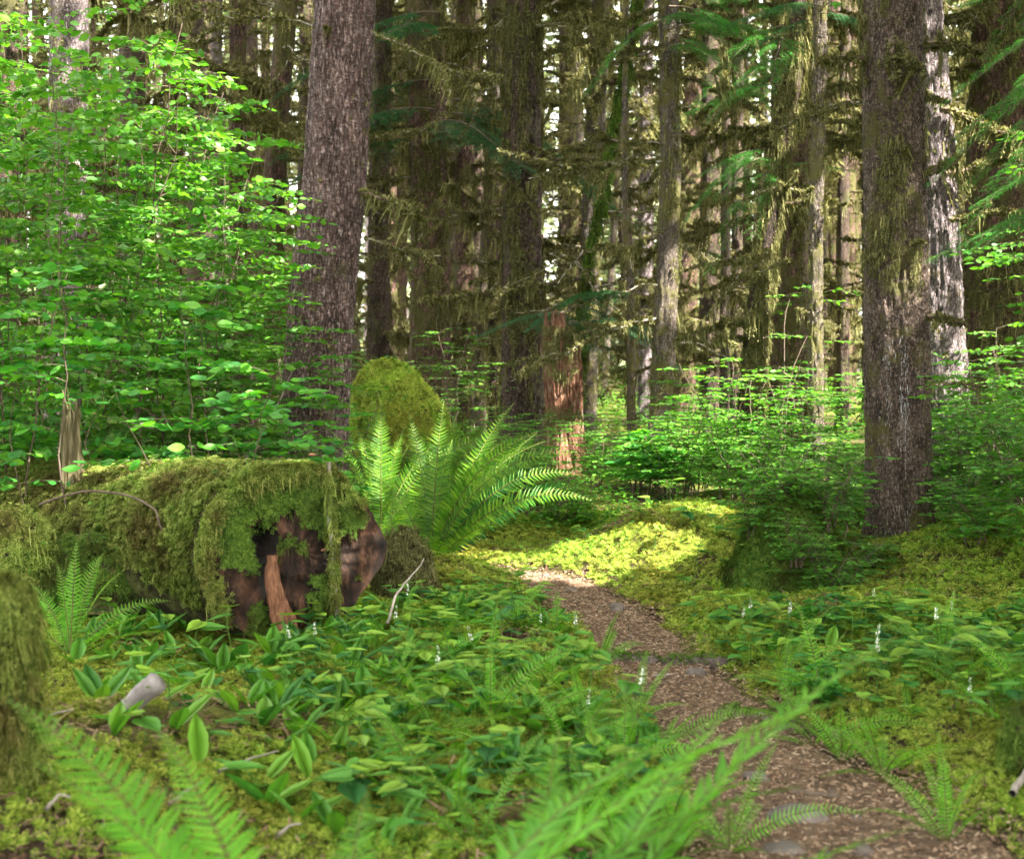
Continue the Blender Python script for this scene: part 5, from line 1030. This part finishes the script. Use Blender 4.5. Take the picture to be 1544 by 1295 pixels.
# ================================================================== low plants by the path
def low_plant(seed, kind):
    r = rs(seed); g = Geo(); 
    if kind == 'heart':
        n = r.integers(2, 4); h = r.uniform(.10, .17); S = A([(0, 0, 0), (r.normal(0, .01), r.normal(0, .01), h*.6), (r.normal(0, .015), r.normal(0, .015), h)]); g.tm(tube(S, .0018, 5), 0)
        for i in range(n):
            a = r.uniform(0, 6.28) if i == 0 else a + r.uniform(1.7, 2.6); z = h*(1-.16*i); p = S[-1]*(z/h); g.tm(place(HEART, A([p]), A([[math.cos(a), math.sin(a), r.uniform(-.15, .1)]]), [0, 0, 1], [r.uniform(.062, .098)]), 1)
    elif kind == 'flower':
        h = r.uniform(.13, .17); S = A([(0, 0, 0), (0, 0, h*.6), (.006, 0, h), (.008, .003, h+.075)]); g.tm(tube(S, .0018, 5), 0)
        for i in range(2): a = r.uniform(0, 6.28)+i*2.6; g.tm(place(HEART, A([[0, 0, h*(.95-.25*i)]]), A([[math.cos(a), math.sin(a), 0]]), [0, 0, 1], [.075]), 1)
        k = 26; z = h+.018+.055*r.random(k); a = r.uniform(0, 6.28, k); g.tm(place(OV6, np.stack([.008+0*z, 0*z, z], -1), np.stack([np.cos(a), np.sin(a), r.normal(.2, .3, k)], -1), A([0, 0, 1.])+r.normal(0, .5, (k, 3)), np.stack([.018+0*z, .011*(1.25-(z-h)/.09), .01+0*z], -1)), 2)
    else:
        n = r.integers(2, 5)
        for i in range(n):
            a = r.uniform(0, 6.28) if i == 0 else a + r.uniform(1.2, 2.6); e = r.uniform(.45, 1.15); g.tm(place(STRAP, A([[0, 0, 0.0]]), A([[math.cos(a)*math.cos(e), math.sin(a)*math.cos(e), math.sin(e)]]), [0, 0, 1], [r.uniform(.12, .19)]), 1)
    return hidden_data(g, {'heart': 'leaves', 'flower': 'leaves', 'strap': 'leaves'}[kind], [M['stem_green'], M['leaf_strap' if kind == 'strap' else 'leaf_low'], M['petal']], True)
LPD = {k: [low_plant(600+i+70*q, k) for i in range(9)] for q, k in enumerate(('heart', 'flower', 'strap'))}
LEFT = [(420, 975), (560, 925), (640, 880), (780, 885), (860, 915), (900, 985), (985, 1080), (1050, 1170), (1080, 1300), (640, 1300), (560, 1200), (470, 1120), (400, 1050)]
LEFT2 = [(60, 900), (420, 930), (420, 1060), (560, 1190), (640, 1300), (480, 1300), (300, 1160), (180, 1120), (90, 1010)]
RIGHT = [(1040, 930), (1230, 925), (1544, 925), (1620, 960), (1620, 1080), (1400, 1110), (1210, 1080), (1110, 1040), (1010, 975)]
MID = [(840, 770), (1000, 760), (1100, 800), (1120, 900), (1000, 900), (870, 830)]
LAB = {('heart', 0): ('heart leaved plant in the dense patch between the sawn log and the footpath', 'heart leaved plants left of the footpath'), ('strap', 0): ('plant with long glossy leaves in the dense patch left of the footpath', 'long leaved plants in the patch left of the footpath'),
       ('strap', 1): ('plant with long glossy leaves scattered on the yellow moss below the log', 'long leaved plants on the moss below the log'), ('heart', 1): ('heart leaved plant on the yellow moss below the log', 'heart leaved plants on the moss below the log'),
       ('heart', 2): ('heart leaved plant in the patch on the right bank of the footpath', 'heart leaved plants right of the footpath'), ('strap', 2): ('plant with long leaves among the heart leaved ones right of the footpath', 'long leaved plants right of the footpath'),
       ('flower', 0): ('low plant with a small white flower spike left of the footpath', 'white flower spikes left of the footpath'), ('flower', 2): ('low plant with a small white flower spike right of the footpath', 'white flower spikes right of the footpath'), ('heart', 3): ('sunlit heart leaved plant on the moss bank at the bend', 'heart leaved plants on the sunlit bank')}
def put_plant(kind, reg, x, y, z, r, s=1.0):
    D = LPD[kind][r.integers(0, 9)]; o = bpy.data.objects.new({'heart': 'heart_leaf_plant', 'flower': 'flowering_plant', 'strap': 'long_leaf_plant'}[kind], D); scene.collection.objects.link(o)
    o.location = (x, y, z-.004); o.rotation_euler = (r.normal(0, .1), r.normal(0, .1), r.uniform(0, 6.28)); o.scale = [s*r.uniform(.8, 1.15)]*3; l = LAB[(kind, reg)]; tag(o, l[0], 'plant', l[1])
def bulk(r):
    """the smaller plants between the ones above, past counting"""
    g = Geo()
    for poly, n, s0, ks in ((LEFT, 480, .9, ('heart', 'strap', 'heart')), (RIGHT, 560, .95, ('heart',)), (LEFT2, 60, .9, ('strap', 'heart'))):
        x = r.uniform(-4, 4.5, n*12); y = r.uniform(3.6, 13, n*12); z = H(x, y); px, py = proj(x, y, z); ok = inpoly(px, py, poly) & (path_dist(x, y) > .10); x, y, z = x[ok][:n], y[ok][:n], z[ok][:n]; w = r.integers(0, 5, len(x)); kk = r.integers(0, len(ks), len(x))
        for q in range(5):
            for ki, kn in enumerate(ks):
                e = (w == q) & (kk == ki); me = LPD[kn][q]; V = np.empty(len(me.vertices)*3); me.vertices.foreach_get('co', V); V = V.reshape(-1, 3); me.calc_loop_triangles(); F_ = np.empty(len(me.loop_triangles)*3, np.int32); me.loop_triangles.foreach_get('vertices', F_)
                a = r.uniform(0, 6.28, e.sum()); g.tm(place((V, F_.reshape(-1, 3)), np.stack([x[e], y[e], z[e]-.005], -1), np.stack([np.cos(a), np.sin(a), 0*a], -1), [0, 0, 1], s0*r.uniform(.6, 1.1, e.sum())))
    tag(g.build('low_plants', M['leaf_low']), 'dense small leaves growing beneath the heart leaved and long leaved plants', None, None, 'stuff')
def plants():
    r = rs(80)
    def region(poly, n, reg, pstrap, mind, s=1.0, thr=-.3):
        pts = []; x0, x1, y0, y1 = -4, 4.5, 3.6, 13; tries = 0
        while len(pts) < n and tries < 60:
            tries += 1; x = r.uniform(x0, x1, 400); y = r.uniform(y0, y1, 400); z = H(x, y); px, py = proj(x, y, z)
            ok = inpoly(px, py, poly) & (path_dist(x, y) > .13) & (fbm(x*1.5, y*1.5, 0, 2, 60+reg) > thr)
            for a, b, c in zip(x[ok], y[ok], z[ok]):
                if len(pts) < n and all((a-p[0])**2+(b-p[1])**2 > mind**2 for p in pts): pts.append((a, b, c))
        for a, b, c in pts: put_plant('strap' if r.random() < pstrap else 'heart', reg, a, b, c, r, s)
        return len(pts)
    ns = [region(LEFT, 230, 0, .40, .07, 1.2, -.16), region(LEFT2, 100, 1, .85, .14, 1.2, -.2), region(RIGHT, 140, 2, .06, .08, 1.2, -.2), region(MID, 24, 3, 0, .2, 1.3)]
    bulk(r)
    print('plants', ns)
    for px, py in [(475, 985), (590, 965), (620, 930), (655, 1060), (725, 1010), (815, 975), (870, 990), (880, 1110), (960, 1095), (450, 1010)]: x, y, z = ground_at(px, py+20); put_plant('flower', 0, x, y, z, r, 1.25)
    for px, py in [(1120, 955), (1135, 960), (1183, 965), (1320, 935), (1415, 970), (1437, 962), (1323, 1040), (1463, 1095), (1305, 1015)]: x, y, z = ground_at(px, py+20); put_plant('flower', 2, x, y, z, r, 1.2)
    for i, (px, py, kind, s, lab_) in enumerate([(280, 945, 'strap', 1.9, 'large broad leaved plant standing before the shadow side of the log'), (350, 1010, 'strap', 1.4, 'broad leaved plant just below the sawn log end'), (190, 955, 'strap', 1.4, 'broad leaved plant under the bright upright fern'), (295, 985, 'heart', 2.0, 'tall stemmed plant with a wide leaf in front of the log shadow'), (350, 985, 'heart', 1.9, 'tall stemmed plant with a pale wide leaf left of the wood slab'), (170, 900, 'heart', 2.2, 'tall stemmed plant whose wide leaf covers the top of the low log'), (435, 1010, 'heart', 1.5, 'tall stemmed plant in front of the wood slab')]):
        x, y, z = ground_at(px, py); put_plant(kind, 1, x, y, z, r, s); o = scene.collection.objects[-1]; o['label'] = lab_; del o['group']
plants()

# ================================================================== green hemlock boughs
def bough_geo(seed, L=1.6, droop=.35, nl=.016, dens=1.0):
    r = rs(seed); gs, gl = Geo(), Geo(); n = 12; t = np.linspace(0, 1, n); S = np.stack([L*t, np.cumsum(r.normal(0, .01*L, n)), -droop*L*t**1.7+.02*L*np.sin(t*6)], -1); gs.tm(tube(S, .010*(1-.85*t)+.001, 6))
    P, Fw, Nn, Sz = [], [], [], []
    def needles(C, u):
        Lc = np.linalg.norm(C[-1]-C[0]); k = int(Lc/.0075*dens)+4; uu = r.uniform(0, 1, k); p = np.stack([np.interp(uu, u, C[:, i]) for i in range(3)], -1); tg = norm(C[-1]-C[0]); sd = np.cross(tg, [0, 0, 1.]); sg = r.choice([-1., 1.], k)[:, None]
        P.append(p); Fw.append(sd*sg+tg*.6+r.normal(0, .3, (k, 3))); Nn.append(A([0, 0, 1.])+r.normal(0, .35, (k, 3))); Sz.append(nl*r.uniform(.6, 1.2, k))
    for q in range(int(26*L)):
        i = q/(26*L); p = A([np.interp(.1+.9*i, t, S[:, c]) for c in range(3)]); sg = 1 if q % 2 else -1; L1 = L*.27*(1-.7*i)*r.uniform(.5, 1.3); u = np.linspace(0, 1, 7); d = norm(A([.75, sg*.8, -.1])); C = p + d*L1*u[:, None] + A([0, 0, -1.])*(L1*.55*u**2)[:, None]; gs.tm(tube(C, .0022*(1-.8*u)+.0006, 3)); needles(C, u)
        for w in range(int(9*L1/.25)+1):
            v = r.uniform(.15, .95); p2 = A([np.interp(v, u, C[:, c]) for c in range(3)]); s2 = r.choice([-1, 1]); d2 = norm(d + A([-d[1], d[0], 0])*s2*.9 + [0, 0, -.15]); L2 = L1*.5*(1.1-v)*r.uniform(.7, 1.3)+.02; C2 = p2 + d2*L2*u[:, None] + A([0, 0, -1.])*(L2*.25*u**2)[:, None]; needles(C2, u)
    Pn = np.concatenate(P); s = np.concatenate(Sz); gl.tm(place(DIA, Pn, np.concatenate(Fw), np.concatenate(Nn), np.stack([s*.42, s, s], -1)))
    return gs, gl
def bough_data(seed, m='needle', **k): gs, gl = bough_geo(seed, **k); return hidden_data(gs, 'bough', [M['twig']], True), hidden_data(gl, 'needles', [M[m]])
BO = {'dark': [bough_data(700+i, nl=.028, dens=.8, droop=.3+.2*i) for i in range(2)], 'bright': [bough_data(710+i, m='needle_bright', nl=.020, dens=1.0, droop=.35+.25*i) for i in range(3)]}
def bough(root, p, yaw, kind, k, s=1.0, pitch=0.0):
    D = BO[kind][k % len(BO[kind])]; q = Vector(p)-root.location; b = part('bough', D[0], root, tuple(q), (0, pitch, R(yaw)), s); n = part('needles', D[1], b)
def young_hemlock(label, px, d, h, kinds, seed, bl, r0=.05, zlo=2.2, n=14, bark='bark_fine', bs=1.0):
    r = rs(seed); x = (px-CX)/F*d; z0 = Hf(x, d); root = empty('young_hemlock', (x, d, z0), label, 'tree'); n_ = 14; t = np.linspace(0, 1, n_)
    S = np.stack([np.cumsum(r.normal(0, .02, n_)), np.cumsum(r.normal(0, .02, n_)), h*t-.1], -1); Geo().tm(tube(S, r0*(1-.8*t), 12)).build('trunk', M[bark], root, True)
    for q in range(n): z = zlo+(h-zlo-.3)*(q+.5)/n; bough(root, tuple(A([x, d, z0+z])+[np.interp(z, S[:, 2], S[:, 0]), np.interp(z, S[:, 2], S[:, 1]), 0]), bl[q % len(bl)]+r.normal(0, 22), kinds, q, bs*r.uniform(.6, 1.15)*(1.15-.4*(z/h)), r.normal(0, .2))
    return root
young_hemlock('slim hemlock with bright green boughs at the upper right frame edge', 1640, 9.7, 6.8, 'bright', 1, [180, 150, 215, 170, 240, 195, 90, 130], n=38, zlo=2.2, bs=.62)
young_hemlock('hemlock sprig growing on top of the red broken stump', 858, 18.3, .7, 'dark', 5, [0, 60, 130, 200, 260, 320], .008, .12, 6)
scene.objects['young_hemlock.001'].location[2] = at(858, 508, 18.3)[2]
# living boughs among the dead ones on some of the trees
def tree_boughs(word, pts, kind, seed):
    r = rs(seed); root = next(o for o in scene.objects if o.get('label') and word in o['label'] and o.type == 'EMPTY')
    for q, (px, py, d, yaw, s) in enumerate(pts): bough(root, at(px, py, d), yaw, kind, q, s, r.normal(0, .1))
tree_boughs('reddish moss patched trunk between', [(655, 165, 21.6, 200, 1.5), (665, 150, 21.5, -20, 1.7), (660, 200, 21.6, -10, 1.6), (650, 215, 21.6, 190, 1.5), (660, 185, 21.4, -60, 1.6), (665, 20, 21.5, 200, 1.6), (655, 50, 21.4, 250, 1.4), (660, 170, 21.5, -5, 1.9), (650, 120, 21.6, 160, 1.3)], 'dark', 1)
tree_boughs('crooked moss wrapped', [(1165, 225, 15.0, 200, .6), (1160, 240, 15.0, 230, .6), (1160, 262, 15.0, 250, .6), (1170, 255, 15.0, -30, .5), (1150, 230, 15.0, 190, .6), (1160, 285, 15.0, 215, .6), (1178, 130, 15.0, 200, .7), (1185, 90, 15.0, 215, .7), (1190, 40, 15.0, 200, .8), (1150, 300, 15.0, 235, .5), (1185, 60, 15.0, 250, .7)], 'bright', 2)
tree_boughs('grey trunk with pale patches', [(1020, 10, 17.0, 0, .8), (1030, 5, 17.0, -40, .8), (1008, 30, 17.2, 200, .7), (1012, 30, 17.2, -70, .8), (1008, 10, 17.2, 20, 1.1), (1012, 60, 17.3, -20, .8), (1010, 45, 17.2, -10, 1.0), (1010, 70, 17.2, -50, .7)], 'bright', 3)
tree_boughs('thin trunk catching', [(1238, 10, 13.9, 200, .6), (1236, 30, 13.9, 170, .5), (1238, 20, 13.9, -30, .6)], 'dark', 4)
print('all', time.time()-T00, len(scene.objects))
